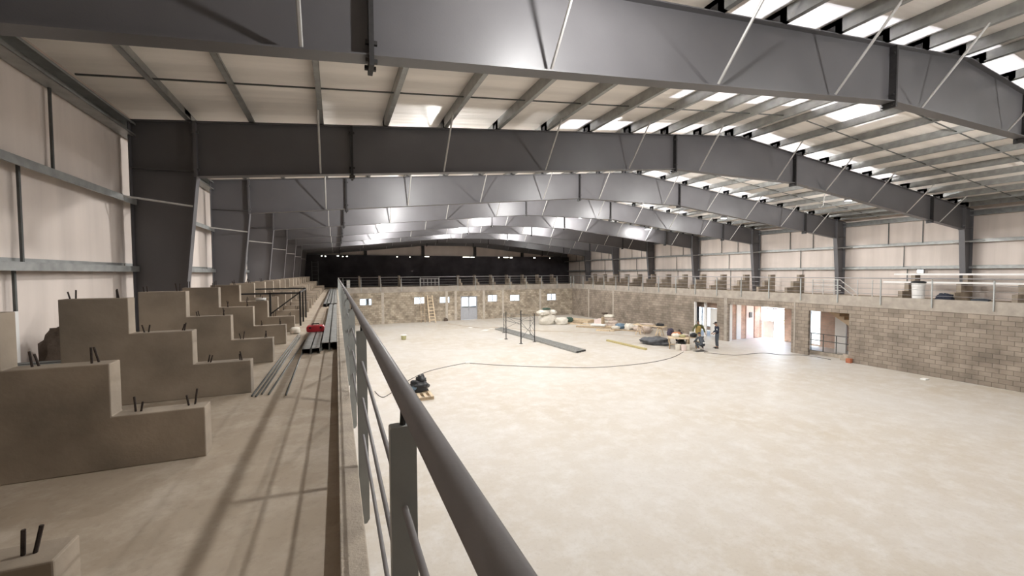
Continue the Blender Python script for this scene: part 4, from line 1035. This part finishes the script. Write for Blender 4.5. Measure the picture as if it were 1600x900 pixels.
# worker bending behind the bench
J = dict(pelvis=(0, -.30, .42), waist=(0, -.18, .55), chest=(0, .02, .68), neck=(0, .12, .78), head=(0, .19, .88), shl=(.18, .06, .74), shr=(-.18, .06, .74),
         ell=(.26, .22, .60), wrl=(.20, .42, .72), elr=(-.28, .20, .60), wrr=(-.26, .42, .72), hpl=(.11, -.28, .40), hpr=(-.11, -.28, .40),
         knl=(.22, .08, .50), knr=(-.22, .08, .48), anl=(.18, -.18, .09), anr=(-.18, -.18, .09), tol=(.2, -.03, .035), tor=(-.2, -.03, .035), look=(0, 1, -.5))
person('person with dark hair and plum jacket hunched behind the workbench', (8.95, 22.2, 0), TOWARD - .5, J, dict(top='plum', legs='navy'))

# ------------------------------------------------------------------ daylight
w = bpy.data.worlds.new('World'); SC.world = w; w.use_nodes = True
nt = w.node_tree; bg = nt.nodes['Background']
sk = nt.nodes.new('ShaderNodeTexSky'); sk.sky_type = 'NISHITA'; sk.sun_disc = False; sk.sun_elevation = math.radians(62); sk.sun_rotation = math.radians(60); sk.air_density = 1; sk.dust_density = 2.5
nt.links.new(sk.outputs[0], bg.inputs['Color']); bg.inputs['Strength'].default_value = 2.3
S = bpy.data.lights.new('sun', 'SUN'); S.energy = 18; S.angle = .009; S.color = (1, .95, .88)
so = bpy.data.objects.new('sun', S); COL.objects.link(so); so.rotation_euler = Vector((-.32, -.1, -.94)).to_track_quat('-Z', 'Y').to_euler()

# ------------------------------------------------------------------ camera
cam = bpy.data.cameras.new('camera'); co = bpy.data.objects.new('camera', cam); COL.objects.link(co)
f, yaw, pitch, roll = 652.8252, .3980, -.0372, -.0059
cy, sy, cp, sp, cr, sr = math.cos(yaw), math.sin(yaw), math.cos(pitch), math.sin(pitch), math.cos(roll), math.sin(roll)
R = Vector((cy, -sy, 0)); Fh = Vector((sy, cy, 0)); Z = Vector((0, 0, 1))
fw = Fh * cp + Z * sp; u = -Fh * sp + Z * cp
a = R * cr + u * sr; b = -R * sr + u * cr
m = Matrix((a, b, -fw)).transposed().to_4x4(); m.translation = Vector((-13.0211, 0, 5.0335))
co.matrix_world = m
cam.sensor_width = 36; cam.lens = f / 1600 * 36; cam.clip_start = .02; cam.clip_end = 400
SC.camera = co

SC.view_settings.view_transform = 'Standard'; SC.view_settings.look = 'None'; SC.view_settings.gamma = 1
SC.view_settings.exposure = 0.16
SC.view_settings.use_curve_mapping = False
SC.cycles.use_denoising = True
SC.cycles.max_bounces = 8; SC.cycles.diffuse_bounces = 6; SC.cycles.transparent_max_bounces = 12
SC.cycles.sample_clamp_indirect = 6
